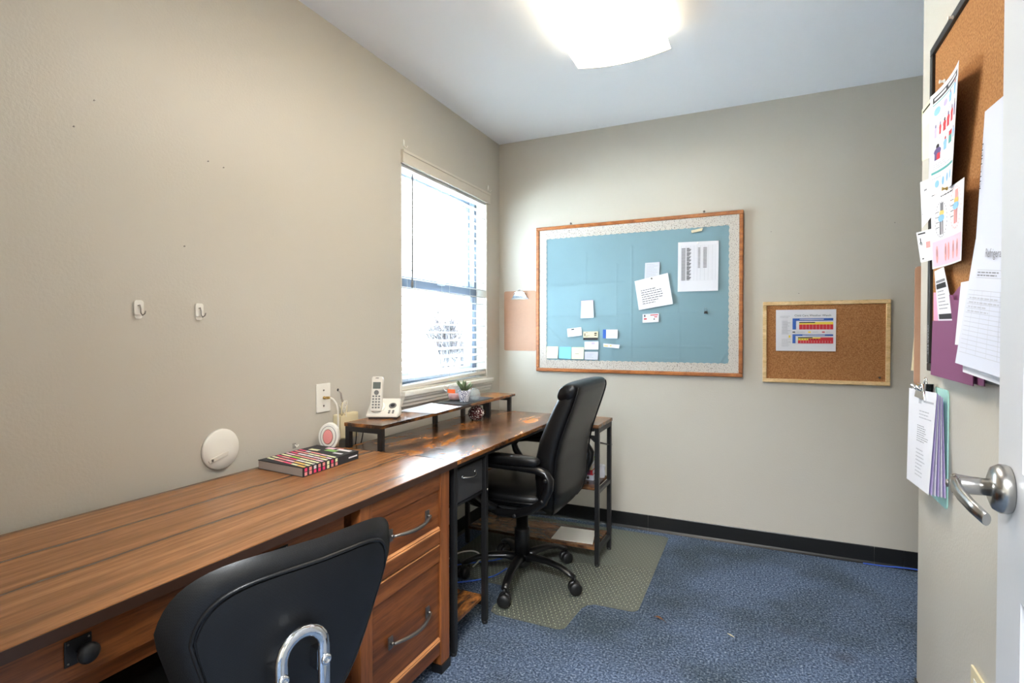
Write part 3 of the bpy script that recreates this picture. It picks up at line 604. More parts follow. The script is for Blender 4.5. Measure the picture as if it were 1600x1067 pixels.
# ---------------------------------------------------------------- chair mat
ol = [(.12, -.07), (1.10, -.07), (1.125, -.09)] + [(1.10 + .035 * cos(t), -.955 - .04 * sin(t)) for t in (0, .4, .8, 1.2, 1.57)] + [(.955, -1.0), (.925, -1.02), (.91, -1.06), (.90, -1.20)] + [(.865 + .035 * cos(t), -1.22 - .035 * sin(t)) for t in (0, .5, 1.0, 1.57)] + [(.60, -1.255), (.57, -1.24), (.56, -1.2), (.56, -1.06), (.53, -1.01), (.12, -1.0)]
cm = solo('chair_mat', MB().prism(list(reversed(ol)), lambda a, b, d: (a, b, d), .0005, MAT_T - .0008), 'mat', 'translucent grey studded chair mat on the blue carpet', 'floor mat', (.65, -.6, 0))
def inside(x, y):
    c = False; j = len(ol) - 1
    for i in range(len(ol)):
        if (ol[i][1] > y) != (ol[j][1] > y) and x < (ol[j][0] - ol[i][0]) * (y - ol[i][1]) / (ol[j][1] - ol[i][1]) + ol[i][0]: c = not c
        j = i
    return c
sd = MB(); k = 0
y = -1.24
while y < -.08:
    x = .14 + (.01125 if k % 2 else 0)
    while x < 1.13:
        if inside(x, y) and inside(x + .012, y) and inside(x, y - .012):
            r = .0015; sd.add([(x - r, y - r, MAT_T - .0008), (x + r, y - r, MAT_T - .0008), (x + r, y + r, MAT_T - .0008), (x - r, y + r, MAT_T - .0008), (x, y, MAT_T + .0004)], [(0, 1, 4), (1, 2, 4), (2, 3, 4), (3, 0, 4)])
        x += .0225
    y += .0195; k += 1
so = obj('mat_studs', sd, 'stud', cm); so['kind'] = 'stuff'

# ---------------------------------------------------------------- back wall: blue bulletin board and what is pinned to it
BX0, BX1, BZ0, BZ1 = .2755, 1.5085, .934, 1.8585
bb_ = thing('bulletin_board', 'large blue cloth bulletin board with oak frame and speckled border', 'bulletin board', ((BX0 + BX1) / 2, 0, BZ0))
obj('backing', MB().box(BX0 + .01, BX1 - .01, -.0125, -.0005, BZ0 + .01, BZ1 - .01), 'hardboard', bb_)
fw = .021
for (a, b, c, d) in ((BX0, BX1, BZ0, BZ0 + fw), (BX0, BX1, BZ1 - fw, BZ1), (BX0, BX0 + fw, BZ0 + fw + .0004, BZ1 - fw - .0004), (BX1 - fw, BX1, BZ0 + fw + .0004, BZ1 - fw - .0004)):
    obj('frame_rail', MB().box(a, b, -.024, -.0005, c, d), 'oak', bb_, bevel=.004)
ix0, ix1, iz0, iz1 = .298, 1.487, .956, 1.837
def crease(x, z):
    h = 0.0
    for (cx_, z0, z1, am) in ((.609, 1.48, 1.68, .0012), (.6125, 1.48, 1.6, -.001), (.892, 1.02, 1.70, .0013), (.900, 1.02, 1.45, -.0008), (.80, 1.1, 1.6, .001), (1.17, 1.0, 1.4, .0012)):
        if z0 < z < z1: h += am * math.exp(-((x - cx_) / .005) ** 2)
    for (cz_, x0, x1, am) in ((1.485, .35, .85, .0012), (1.288, .36, .88, .001), (1.30, .95, 1.28, .0011), (1.10, .8, 1.35, .0012), (1.03, .9, 1.2, .001)):
        if x0 < x < x1: h += am * math.exp(-((z - cz_) / .005) ** 2)
    h += .0025 * math.exp(-(((x - .40) + (z - 1.17)) / .01) ** 2) * (1 if .36 < x < .5 and 1.1 < z < 1.25 else 0)
    h += .002 * math.exp(-(((x - 1.40) - (z - 1.03) * .6) / .009) ** 2) * (1 if z < 1.09 and x > 1.36 else 0)
    return h
obj('cloth', MB().surf(lambda u, v: (ix0 + (ix1 - ix0) * u, -.0135 - crease(ix0 + (ix1 - ix0) * u, iz0 + (iz1 - iz0) * v), iz0 + (iz1 - iz0) * v), 300, 180), 'bluecloth', bb_)
def scallop(length, w, n):
    pts = [(0, 0), (length, 0)]; m = n * 6
    for k in range(m + 1): pts.append((length - length * k / m, w + .004 * abs(sin(pi * k / 6))))
    return pts
for nm, fn, ln_, w_ in (('b', lambda a, b, d: (ix0 + a, -d, iz0 + b), ix1 - ix0, .050), ('t', lambda a, b, d: (ix0 + a, -d, iz1 - b), ix1 - ix0, .054), ('l', lambda a, b, d: (ix0 + b, -d - .0006, iz0 + a), iz1 - iz0, .046), ('r', lambda a, b, d: (ix1 - b, -d - .0006, iz0 + a), iz1 - iz0, .050)):
    m = MB(); pl = scallop(ln_, w_, int(ln_ / .035)); k = len(pl) - 2
    # strip of quads instead of one concave face
    for i in range(k - 1):
        (a0, b0), (a1, b1) = pl[2 + i], pl[3 + i]
        m.add([fn(a0, 0, .0165), fn(a1, 0, .0165), fn(a1, b1, .0165), fn(a0, b0, .0165)], [(0, 1, 2, 3)]); m.add([fn(a0, b0, .0165), fn(a1, b1, .0165), fn(a1, b1, .0150), fn(a0, b0, .0150)], [(0, 1, 2, 3)])
    obj('border_strip', m, 'border', bb_)
for x in (.505, 1.301): solo('wall_screw', MB().lathe([(.004, 0), (.006, .002), (.006, .006), (.002, .008)], (x, -.0005, 1.871), (0, -1, 0), 10), 'pewter', 'small metal mounting screw on top of the blue bulletin board, ' + ('left' if x < 1 else 'right'), 'screw', (x, 0, 1.871), 'board mounting screws')
def pinned(name, label, cat, quad, mats, prints=(), texts=(), y=-.0175, curl=.004, group=None, yaw=0.0):
    """quad: tl, tr, br, bl as (x, z) on the back wall"""
    tl, tr, br_, bl_ = [Vector((a, 0, b)) for a, b in quad]; c = (tl + tr + br_ + bl_) / 4
    def f(s_, t_):
        p = (bl_ * (1 - s_) + br_ * s_) * (1 - t_) + (tl * (1 - s_) + tr * s_) * t_
        return (p.x, y - curl * ((1 - t_) ** 2) * (.4 + .6 * s_) - .0006, p.z)
    return solo(name, sheet(f, lambda a, b: (0, -1, 0), prints, texts=texts, nu=6, nv=6), mats, label, cat, (c.x, y, c.z), group)
P5 = ['paper', 'ink', 'inkd', 'inkl', 'red']
tab = [(.08, .22 + .70 * k / 30, .94, .2205 + .70 * k / 30 + .0015, 3) for k in range(31)] + [(x, .22, x + .004, .92, 3) for x in (.08, .2, .31, .40, .48, .56, .66, .75, .85, .936)]
tab += [r for k in range(28) for r in ((.09, .225 + .66 * k / 28, .09 + .10, .24 + .66 * k / 28, 1), (.22, .225 + .66 * k / 28, .22 + .07 + .02 * (k % 3), .24 + .66 * k / 28, 2 if k % 4 else 1))] + [r for k in range(16) for r in ((.50, .47 + .42 * k / 16, .555, .484 + .42 * k / 16, 1), (.63, .47 + .42 * k / 16, .72, .484 + .42 * k / 16, 1))]
pinned('printed_sheet', 'white printed table sheet pinned at the upper right of the blue board', 'paper', ((1.161, 1.703), (1.381, 1.698), (1.379, 1.417), (1.160, 1.418)), P5, tab, curl=.006)
pinned('receipt', 'grey crinkled receipt pinned above the handwritten note', 'receipt', ((.973, 1.595), (1.058, 1.596), (1.053, 1.46), (.968, 1.46)), ['paper2', 'inkl', 'ink'], lines(3, .1, .95, .95, .1, 12, 1), curl=.002)
pinned('handwritten_note', 'tilted white note with handwritten lines on the blue board', 'note', ((.911, 1.489), (1.104, 1.530), (1.135, 1.348), (.938, 1.316)), ['paper', 'ink', 'inkd'], lines(4, .14, .80, .66, .14, 7, 2, .28), y=-.0195, curl=.008)
pinned('business_card', 'white and red printed card below the handwritten note', 'card', ((.959, 1.292), (1.054, 1.296), (1.054, 1.244), (.959, 1.240)), P5, [(.08, .35, .26, .5, 4), (.1, .65, .17, .9, 2), (.48, .78, .94, .88, 4), (.72, .56, .9, .66, 4), (.68, .3, .76, .42, 2)], group='cards on the blue board')
pinned('memo_slip', 'small white memo slip with pink heading on the blue board', 'note', ((.579, 1.380), (.655, 1.383), (.661, 1.274), (.577, 1.272)), ['paper', 'inkl', 'lpink'], [(0, .72, 1, 1, 2)] + lines(5, .1, .9, .66, .08, 6, 1, .2), curl=.006)
pinned('business_card', 'tilted white card with small black clip mark, leftmost card', 'card', ((.486, 1.206), (.579, 1.217), (.585, 1.165), (.491, 1.154)), P5, [(.3, .78, .5, .92, 2)] + lines(6, .25, .85, .6, .2, 3, 3), group='cards on the blue board')
pinned('business_card', 'cream card with black bottom band on the blue board', 'card', ((.593, 1.188), (.687, 1.190), (.687, 1.137), (.593, 1.136)), ['cream', 'ink', 'inkd'], [(0, 0, 1, .28, 2), (.08, .45, .14, .8, 2), (.2, .5, .45, .56, 1), (.75, .5, .92, .62, 2), (.75, .7, .92, .85, 2), (.15, .86, .32, .9, 2), (.15, .38, .32, .42, 2)], group='cards on the blue board')
pinned('business_card', 'white card with a solid blue left end', 'card', ((.718, 1.201), (.810, 1.201), (.808, 1.147), (.718, 1.147)), ['paper', 'inkl', 'blue'], [(0, 0, .22, 1, 2)] + lines(8, .35, .9, .8, .2, 5, 1), group='cards on the blue board')
pinned('business_card', 'plain white card directly under the cream and black card', 'card', ((.601, 1.126), (.690, 1.128), (.690, 1.078), (.601, 1.077)), ['paper', 'inkl', 'lav'], [(.5, .65, .75, .9, 2)] + lines(9, .2, .8, .5, .2, 3, 1), group='cards on the blue board')
pinned('business_card', 'lowest white card, right of the yellow sticky notes', 'card', ((.602, 1.063), (.688, 1.064), (.687, 1.015), (.602, 1.015)), ['paper2', 'inkl'], lines(10, .15, .85, .8, .2, 4, 1), group='cards on the blue board')
pinned('paper_strip', 'narrow folded white paper strip pinned under the blue-ended card', 'paper', ((.720, 1.116), (.822, 1.108), (.819, 1.086), (.722, 1.095)), ['paper', 'gold', 'inkd'], [(.42, .3, .52, .75, 1), (.05, .2, .3, .5, 1)], curl=.008)
pinned('sticky_note', 'pale yellow sticky note at the lower left corner of the blue board', 'sticky note', ((.350, 1.094), (.427, 1.094), (.425, 1.019), (.349, 1.018)), 'stickyy', curl=.01, group='sticky notes')
pinned('sticky_note', 'bright blue sticky note between two yellow ones', 'sticky note', ((.433, 1.092), (.514, 1.092), (.513, 1.017), (.432, 1.019)), 'stickyb', curl=.008, group='sticky notes')
pinned('sticky_note', 'pale yellow sticky note right of the blue sticky note', 'sticky note', ((.517, 1.090), (.597, 1.091), (.596, 1.017), (.517, 1.017)), ['stickyy', 'ink'], [(.3, .42, .6, .46, 1)], curl=.010, group='sticky notes')
pinned('torn_paper', 'torn cream paper scrap near the top right of the blue board', 'paper scrap', ((1.233, 1.766), (1.297, 1.776), (1.292, 1.757), (1.236, 1.751)), ['cream', 'inkl'], lines(12, .1, .6, .8, .2, 3, 1), curl=.012)
bcl = thing('binder_clip', 'small black binder clip on the right part of the blue board', 'clip', (1.315, -.018, 1.297))
obj('clip_body', MB().prism([(-.010, -.007), (.010, -.007), (.007, .007), (-.007, .007)], lambda a, b, d: (1.315 + a, -.019 - d, 1.296 + b), 0, .012), 'black', bcl, bevel=.001)
obj('wire_handle', MB().tube([(1.309, -.025, 1.302), (1.310, -.032, 1.318), (1.315, -.034, 1.322), (1.320, -.032, 1.318), (1.321, -.025, 1.302)], .0008, 6), 'steel', bcl)
def pin(p, nrm, col, label, name='push_pin', group='push pins'):
    m = MB().lathe([(.0012, 0), (.0045, .001), (.0045, .003), (.0025, .005), (.003, .009), (.0045, .0105), (.0045, .012)], p, nrm, 12); return solo(name, m, col, label, 'push pin', p, group)
pin((1.27, -.0185, 1.692), (0, -1, 0), 'white', 'white push pin at the top of the printed table sheet'); pin((1.013, -.0235, 1.500), (0, -1, 0), 'steel', 'silver push pin holding the handwritten note')

# hardboard clipboard beside the blue board
cb = thing('clipboard', 'brown hardboard clipboard with silver clip hanging left of the blue board', 'clipboard', (.151, 0, 1.063))
def rrect(x0, x1, z0, z1, r, n=5):
    out = []
    for (qx, qz, a0) in ((x1 - r, z1 - r, 0), (x0 + r, z1 - r, 90), (x0 + r, z0 + r, 180), (x1 - r, z0 + r, 270)):
        for k in range(n + 1): a = R(a0 + 90 * k / n); out.append((qx + r * cos(a), qz + r * sin(a)))
    return out
obj('board', MB().prism(rrect(.039, .268, 1.063, 1.457, .012), lambda a, b, d: (a, -d, b), .0008, .004), 'hardboard', cb)
def clip_parts(parent, P, wid, mat):
    """P(a, b, d): a across, b up, d out of the board; origin at the clip's centre"""
    m = MB(); m.prism([(-wid / 2, -.022), (wid / 2, -.022), (wid * .36, .0), (.03, .012), (.022, .022), (-.022, .022), (-.03, .012), (-wid * .36, .0)], P, .0005, .011); obj('clip_plate', m, mat, parent, bevel=.002)
    obj('clip_mouth', MB().prism([(-wid / 2 - .006, -.03), (wid / 2 + .006, -.03), (wid / 2, -.0225), (-wid / 2, -.0225)], P, .0005, .007), 'pewter', parent)
    for s_ in (-1, 1): obj('spring_coil', MB().tube([P(s_ * (.012 + .030 * t) , .004 + .012 * sin(pi * t), .0125 + .003 * sin(pi * t)) for t in [k / 6 for k in range(7)]], .003, 8), 'chrome', parent)
    obj('hanging_tab', MB().tube([P(-.012, .022, .006), P(-.010, .034, .006), P(0, .038, .006), P(.010, .034, .006), P(.012, .022, .006)], .0022, 8), 'chrome', parent)
clip_parts(cb, lambda a, b, d: (.155 + a, -.004 - d, 1.432 + b), .115, 'chrome')

# small cork board with the weather chart
kb = thing('cork_board', 'small pine-framed cork board on the back wall', 'cork board', (1.898, 0, .912))
kx0, kx1, kz0, kz1 = 1.608, 2.189, .9125, 1.348; f2 = .020
obj('cork_panel', MB().box(kx0 + .01, kx1 - .01, -.009, -.0005, kz0 + .01, kz1 - .01), 'cork', kb)
for (a, b, c, d) in ((kx0, kx1, kz0, kz0 + f2), (kx0, kx1, kz1 - f2, kz1), (kx0, kx0 + f2, kz0 + f2 + .0004, kz1 - f2 - .0004), (kx1 - f2, kx1, kz0 + f2 + .0004, kz1 - f2 - .0004)): obj('frame_rail', MB().box(a, b, -.017, -.0005, c, d), 'pine', kb, bevel=.003)
WP = ['paper', 'blue', 'red', 'yellow', 'inkd', 'ink', 'inkl', 'green']
pr = [(.284, .73, .955, .79, 1), (.284, .52, .342, .729, 1), (.397, .52, .955, .64, 2), (.397, .64, .955, .70, 3), (.397, .675, .66, .70, 4), (.284, .445, .33, .47, 4), (.545, .44, .59, .475, 3), (.775, .445, .82, .47, 2),
      (.284, .365, .955, .405, 1), (.284, .185, .335, .364, 1), (.376, .185, .955, .26, 2), (.376, .26, .55, .33, 3), (.55, .26, .75, .30, 2), (.55, .30, .86, .33, 3), (.75, .26, .955, .33, 2), (.376, .31, .62, .335, 4), (.22, .32, .25, .38, 3)]
pr = [(a, b, c, d, m) for a, b, c, d, m in pr]
pr += [(.397 + .056 * k, .52, .4 + .056 * k, .64, 0) for k in range(1, 10)] + [(.376 + .045 * k, .20, .379 + .045 * k, .25, 0) for k in range(1, 13)] + [(.376 + .045 * k, .268, .39 + .045 * k, .30, 7 if k < 4 else 4) for k in range(0, 8)]
pr += lines(20, .07, .25, .86, .80, 2, 6) + lines(21, .1, .26, .74, .40, 9, 6) + lines(22, .1, .26, .30, .1, 7, 6) + lines(23, .35, .50, .475, .44, 1, 6) + lines(24, .62, .72, .475, .44, 1, 6) + lines(25, .84, .93, .475, .44, 1, 6) + [(.40, .752, .80, .77, 0), (.45, .376, .82, .392, 0)]
# layered prints are lifted a touch each so they never share a plane
wm = pinned('weather_chart', 'printed colour weather chart sheet on the small cork board', 'poster', ((1.672, 1.3035), (1.953, 1.3025), (1.952, 1.0835), (1.673, 1.083)), WP, (), (('Child Care Weather Watch', .317, .835, .60, 1.28, 4, False),), y=-.0105, curl=.003)
lay = MB()
for k, (a, b, c, d, mi) in enumerate(pr):
    e = .0016 + .00004 * k; X = lambda s_: 1.6725 + .280 * s_; Zz = lambda t_: 1.0835 + .2195 * t_
    cy_ = lambda t_: -.0105 - .003 * ((1 - t_) ** 2) - e
    lay.add([(X(a), cy_(b), Zz(b)), (X(c), cy_(b), Zz(b)), (X(c), cy_(d), Zz(d)), (X(a), cy_(d), Zz(d))], [(0, 1, 2, 3)], mi)
obj('printed_chart', lay, WP, wm)
pin((2.143, -.0095, .954), (0, -1, 0), 'steel', 'silver push pin in the lower right of the small cork board')
def nail(p, nrm, label): return solo('nail', MB().lathe([(.0009, 0), (.0009, .004), (.0024, .0044), (.002, .0055)], p, nrm, 8), 'pewter', label, 'nail', p, 'nails and screws left in the walls')
nail((1.781, -.0003, 1.390), (0, -1, 0), 'nail in the back wall just above the small cork board'); nail((1.646, -.0003, 1.729), (0, -1, 0), 'nail in the back wall right of the blue board'); nail((2.203, -.0003, 1.730), (0, -1, 0), 'nail high on the back wall near the right corner')
for (y, z, t) in ((-2.471, 1.705, 'nail in the left wall, leftmost and high up'), (-2.423, 1.79, 'topmost nail high on the left wall'), (-2.102, 1.723, 'nail stub in the left wall above the hooks'), (-2.048, 1.718, 'smaller nail right of the nail stub on the left wall'), (-2.182, 1.442, 'tiny nail in the left wall between the two hooks and the ceiling')): nail((.0003, y, z), (1, 0, 0), t)

# ---------------------------------------------------------------- right wall: black framed cork board and its papers (face looks along -x)
rb = thing('cork_board', 'tall black-framed cork board on the right wall beside the door', 'cork board', (XR, -1.74, 1.06))
ry0, ry1, rz0, rz1 = -2.27, -1.357, 1.070, 1.980
obj('cork_panel', MB().box(XR - .010, XR - .0005, ry0 + .01, ry1 - .01, rz0 + .01, rz1 - .01), 'cork2', rb)
for (a, b, c, d) in ((ry0, ry1, rz0, rz0 + .022), (ry0, ry1, rz1 - .022, rz1), (ry0, ry0 + .022, rz0 + .0224, rz1 - .0224), (ry1 - .022, ry1, rz0 + .0224, rz1 - .0224)): obj('frame_rail', MB().box(XR - .018, XR - .0005, a, b, c, d), 'black', rb, bevel=.002)
v_, f_ = text_tris('QUARTET'); obj('frame_lettering', MB().add([(XR - .0186, ry1 - .006 - y * .085, 1.115 + (1 - x) * .085) for x, y in v_], f_), 'inkl', rb)
def rsheet(name, label, cat, pts, mats, prints=(), texts=(), bow=0.0, group=None, nu=10, nv=10):
    """pts tl, tr, br, bl as (x, y, z) seen from the room (tl is the far side, larger y); bow lifts the middle off the wall"""
    tl, tr, br_, bl_ = [Vector(p) for p in pts]; c = (tl + tr + br_ + bl_) / 4
    def f(s_, t_):
        p = (bl_ * (1 - s_) + br_ * s_) * (1 - t_) + (tl * (1 - s_) + tr * s_) * t_; return (p.x + bow * 4 * s_ * (1 - s_), p.y, p.z)
    return solo(name, sheet(f, lambda a, b: (-1, 0, 0), prints, nu=nu, nv=nv, texts=texts), mats, label, cat, tuple(c), group)
G = 'papers on the right wall cork board'
pp = [(.08, .90, .95, .955, 1), (.08, .875, .95, .885, 2)]
def person_print(s_, t_, w_, h_, c, head=5):
    return [(s_ + w_ * .1, t_, s_ + w_ * .9, t_ + h_ * .55, c), (s_, t_ + h_ * .3, s_ + w_, t_ + h_ * .78, c, 'o'), (s_ + w_ * .28, t_ + h_ * .66, s_ + w_ * .72, t_ + h_, head, 'o')]
for (s_, t_, w_, h_, c, hd) in ((.14, .55, .08, .13, 5, 7), (.29, .56, .07, .12, 3, 7), (.42, .56, .12, .12, 3, 1), (.56, .57, .12, .13, 3, 7), (.72, .58, .11, .14, 3, 7), (.87, .6, .07, .14, 7, 1), (.14, .33, .24, .15, 7, 1), (.22, .33, .14, .09, 3, 7), (.46, .38, .14, .12, 4, 3), (.86, .42, .1, .1, 4, 7), (.82, .78, .1, .12, 4, 3), (.62, .77, .1, .1, 4, 7)): pp += person_print(s_, t_, w_, h_, c, hd)
for (s_, t_, w_, h_, c) in ((.12, .76, .2, .08, 4), (.42, .78, .14, .06, 5), (.2, .06, .15, .07, 4), (.45, .06, .1, .08, 4), (.64, .07, .08, .08, 4), (.8, .08, .08, .08, 4)): pp.append((s_, t_, s_ + w_, t_ + h_, c, 'o'))
pp += [(.68, .40, .82, .47, 2), (.68, .47, .82, .51, 3), (.08, .20, .96, .222, 2)]
pp += lines(31, .12, .9, .535, .50, 2, 6, .3) + lines(32, .12, .9, .30, .24, 3, 6, .3) + lines(33, .3, .9, .73, .69, 2, 6, .3) + lines(35, .1, .5, .17, .14, 1, 6, .3)
for k in range(2): pp.append((.13 + .45 * k, .917, .5 + .4 * k, .938, 0))
rsheet('hygiene_poster', 'poster of small red and blue figures curling off the black-framed cork board', 'poster', ((2.027, -1.391, 1.836), (2.000, -1.735, 1.787), (2.012, -1.645, 1.530), (2.025, -1.392, 1.558)), ['paper', 'inkd', 'teal', 'red', 'sky', 'lav', 'inkl', 'plum'], pp, bow=.008, group=G, nu=14, nv=14)
an = []
for (c0, c1, w_, h_, m_) in ((.30, .63, .36, .46, 2), (.75, .70, .36, .52, 3)):
    n_ = 26
    for k in range(n_):
        a = 2 * pi * k / n_; an.append((c0 + w_ / 2 * cos(a) - .007, c1 + h_ / 2 * sin(a) - .011, c0 + w_ / 2 * cos(a) + .007, c1 + h_ / 2 * sin(a) + .011, m_))
    an += [(c0 - .05, c1 - .2, c0 + .01, c1 - .02, m_), (c0 - .09, c1 - .03, c0 + .10, c1 + .07, 5, 'o'), (c0 - .05, c1 + .04, c0 + .09, c1 + .13, 4, 'o'), (c0 - .02, c1 + .1, c0 + .07, c1 + .22, m_), (c0 + .03, c1 - .2, c0 + .06, c1 - .02, m_)]
    an += [(c0 - .16, c1 - .1 + .07 * k, c0 - .06, c1 - .092 + .07 * k, 6) for k in range(4)]
an = [(.03, .02, .97, .36, 1)] + an
an2 = [(x, .06, x + .07, .30, 3, 'o') for x in (.13, .4, .5, .66, .8)] + [(x + .02, .14, x + .045, .26, 2, 'o') for x in (.13, .4, .66, .8)]
po = rsheet('anatomy_poster', 'pink knee anatomy poster pinned low on the black-framed cork board', 'poster', ((2.027, -1.402, 1.555), (2.010, -1.743, 1.523), (2.010, -1.728, 1.340), (2.025, -1.439, 1.351)), ['paper', 'lpink', 'ink', 'salmon', 'gold', 'sky', 'inkd'], an + an2 + lines(41, .3, .8, .955, .92, 1, 6, .4), bow=.005, group=G, nu=12, nv=12)
rsheet('yellow_sheet', 'pale yellow sheet hanging at the left edge of the black-framed cork board', 'paper', ((2.028, -1.300, 1.834), (2.029, -1.395, 1.834), (2.029, -1.401, 1.667), (2.028, -1.307, 1.682)), ['stickyy', 'inkd', 'paper'], [(.1, .9, .95, .94, 1), (.05, .62, .95, .86, 2)], group=G)
rsheet('white_sheet', 'white sheet with curled corner at the left edge of the black-framed cork board', 'paper', ((2.026, -1.297, 1.623), (2.029, -1.404, 1.608), (2.029, -1.408, 1.500), (2.020, -1.351, 1.479)), ['paper', 'ink'], [(.35, .75, .6, .79, 1), (.1, .25, .14, .29, 1)], group=G)
rsheet('small_card', 'small white card with a walking figure below the curled white sheet', 'card', ((2.024, -1.269, 1.479), (2.029, -1.411, 1.466), (2.029, -1.415, 1.379), (2.022, -1.332, 1.382)), ['paper', 'inkd', 'salmon'], [(.2, .62, .27, .78, 1), (.16, .56, .22, .64, 1), (.26, .54, .32, .64, 1), (.6, .42, .9, .62, 2), (.1, .9, .6, .95, 1), (.2, .08, .35, .12, 1)], group=G)
# purple pocket folder with what is tucked into it
fo = thing('pocket_folder', 'purple pocket folder pinned to the bottom of the black-framed cork board', 'folder', (2.025, -1.6, 1.06))
def rp(poly, x0, x1): return MB().prism(poly, lambda a, b, d: (d, a, b), x0, x1)
obj('folder_back', rp([(-1.436, 1.066), (-1.436, 1.207), (-1.644, 1.287), (-1.80, 1.300), (-1.81, 1.064)], 2.0285, 2.0305), 'purple', fo)
obj('folder_pocket', rp([(-1.450, 1.064), (-1.462, 1.210), (-1.627, 1.207), (-1.602, 1.271), (-1.620, 1.269), (-1.635, 1.257), (-1.684, 1.253), (-1.765, 1.245), (-1.773, 1.061)], 2.0205, 2.0220), 'purple', fo)
rsheet('program_flyer', 'narrow white flyer with black header tucked in the purple folder', 'flyer', ((2.0245, -1.460, 1.343), (2.0245, -1.540, 1.346), (2.0245, -1.635, 1.207), (2.0245, -1.500, 1.209)), ['paper', 'inkd', 'ink'], [(.08, .62, .9, .72, 1), (.08, .74, .9, .79, 2), (.08, .03, .95, .13, 1)] + lines(51, .15, .9, .6, .2, 6, 2, .25), group=G)
rsheet('pink_sheet', 'pink sheet edge showing beside the flyer in the purple folder', 'paper', ((2.0265, -1.446, 1.287), (2.0265, -1.475, 1.285), (2.0265, -1.495, 1.209), (2.0265, -1.449, 1.211)), ['pink'], group=G)
# layered forms hanging at the right
def fan(s_, t_): return .012 + .035 * (1 - s_) * (1 - t_) + .01 * s_
gl = [(.05, .60 - .5 * k / 14, 1, .604 - .5 * k / 14, 1) for k in range(15)] + [(.2 + .2 * k, .1, .205 + .2 * k, .60, 1) for k in range(4)] + [(.2, .70, .95, .705, 1), (.2, .76, .95, .765, 1)] + lines(61, .22, .9, .755, .71, 2, 2, .4) + lines(62, .1, .8, .56, .42, 4, 1, .3)
rsheet('form_stack', 'thick stack of white ruled forms hanging low on the black-framed cork board', 'paper', ((2.010, -1.819, 1.373), (2.000, -2.030, 1.343), (1.985, -2.075, 1.096), (1.985, -1.792, 1.112)), ['paper2', 'inkl', 'ink'], gl, (('Refrigerator', .40, .84, .55, .85, 2, False),), group=G)
rsheet('form_stack', 'lowest loose white forms behind the ruled form stack', 'paper', ((2.000, -1.790, 1.249), (2.000, -2.020, 1.231), (1.996, -2.045, 1.080), (1.992, -1.815, 1.094)), ['paper', 'inkl'], (), group=G)
rsheet('form_stack', 'large white form sheet with black tab lettering beside the door', 'paper', ((2.005, -1.879, 1.618), (2.002, -2.060, 1.606), (2.002, -2.060, 1.339), (2.012, -1.812, 1.366)), ['paper2', 'inkd', 'red'], [(.75, .88, .82, .93, 2)] + lines(63, .6, .95, .5, .35, 2, 1, .3), (('KITCHEN', .075, .42, .34, .8, 1, True),), group=G)
rsheet('folder_tab', 'narrow white divider edge left of the ruled forms', 'paper', ((2.015, -1.711, 1.292), (2.014, -1.790, 1.290), (2.006, -1.800, 1.150), (2.008, -1.700, 1.150)), ['paper'], group=G)
for (y, z, t) in ((-1.570, 1.962, 'clear push pin at the top edge of the black-framed cork board'), (-1.617, 1.790, 'clear push pin at the top of the figure poster'), (-1.611, 1.530, 'brass push pin at the top of the knee poster')): pin((XR - .0185 if z > 1.9 else (2.0045 if z > 1.7 else 2.0135), y, z), (-1, 0, 0), 'brass' if 'brass' in t else 'white', t)
# mint clipboard with a fanned stack of papers
mc = thing('clipboard', 'mint green clipboard with thick stack of papers on the right wall', 'clipboard', (XR, -1.35, .71))
obj('board', MB().prism(rrect(-1.500, -1.240, .712, 1.026, .014), lambda a, b, d: (XR - d, a, b), .0008, .004), 'mint', mc)
clip_parts(mc, lambda a, b, d: (XR - .0045 - d * 3.0, -1.370 - a, 1.012 + b), .11, 'chrome')
for k in range(6):
    dx = .006 + .006 * k; yl = -1.262 + .004 * k; yr = -1.470 + .008 * k
    rsheet('loose_page', ('top printed page' if k == 5 else ['undermost white page', 'lowest lavender page', 'lower grey-white page', 'middle lavender page', 'second white page'][k]) + ' in the mint clipboard stack', 'paper', tuple(tuple(Vector(a_) * (1 - k / 5) + Vector(b_) * (k / 5)) for a_, b_ in zip(((2.036, -1.275, 1.004), (2.038, -1.490, 1.006), (2.034, -1.540, .752), (2.026, -1.345, .736)), ((2.015, -1.247, 1.009), (2.022, -1.504, 1.019), (2.005, -1.511, .750), (2.000, -1.301, .742)))), ['paper' if k % 2 else 'lav', 'ink', 'inkl'] if k < 5 else ['paper', 'ink', 'inkl'], ([] if k < 5 else lines(71, .45, .95, .80, .70, 3, 2) + lines(72, .40, .85, .64, .46, 8, 1, .3) + lines(73, .4, .8, .40, .1, 8, 2, .3) + [(.42, .86, .52, .93, 2), (.6, .88, .95, .90, 2)]), group='pages in the mint clipboard')
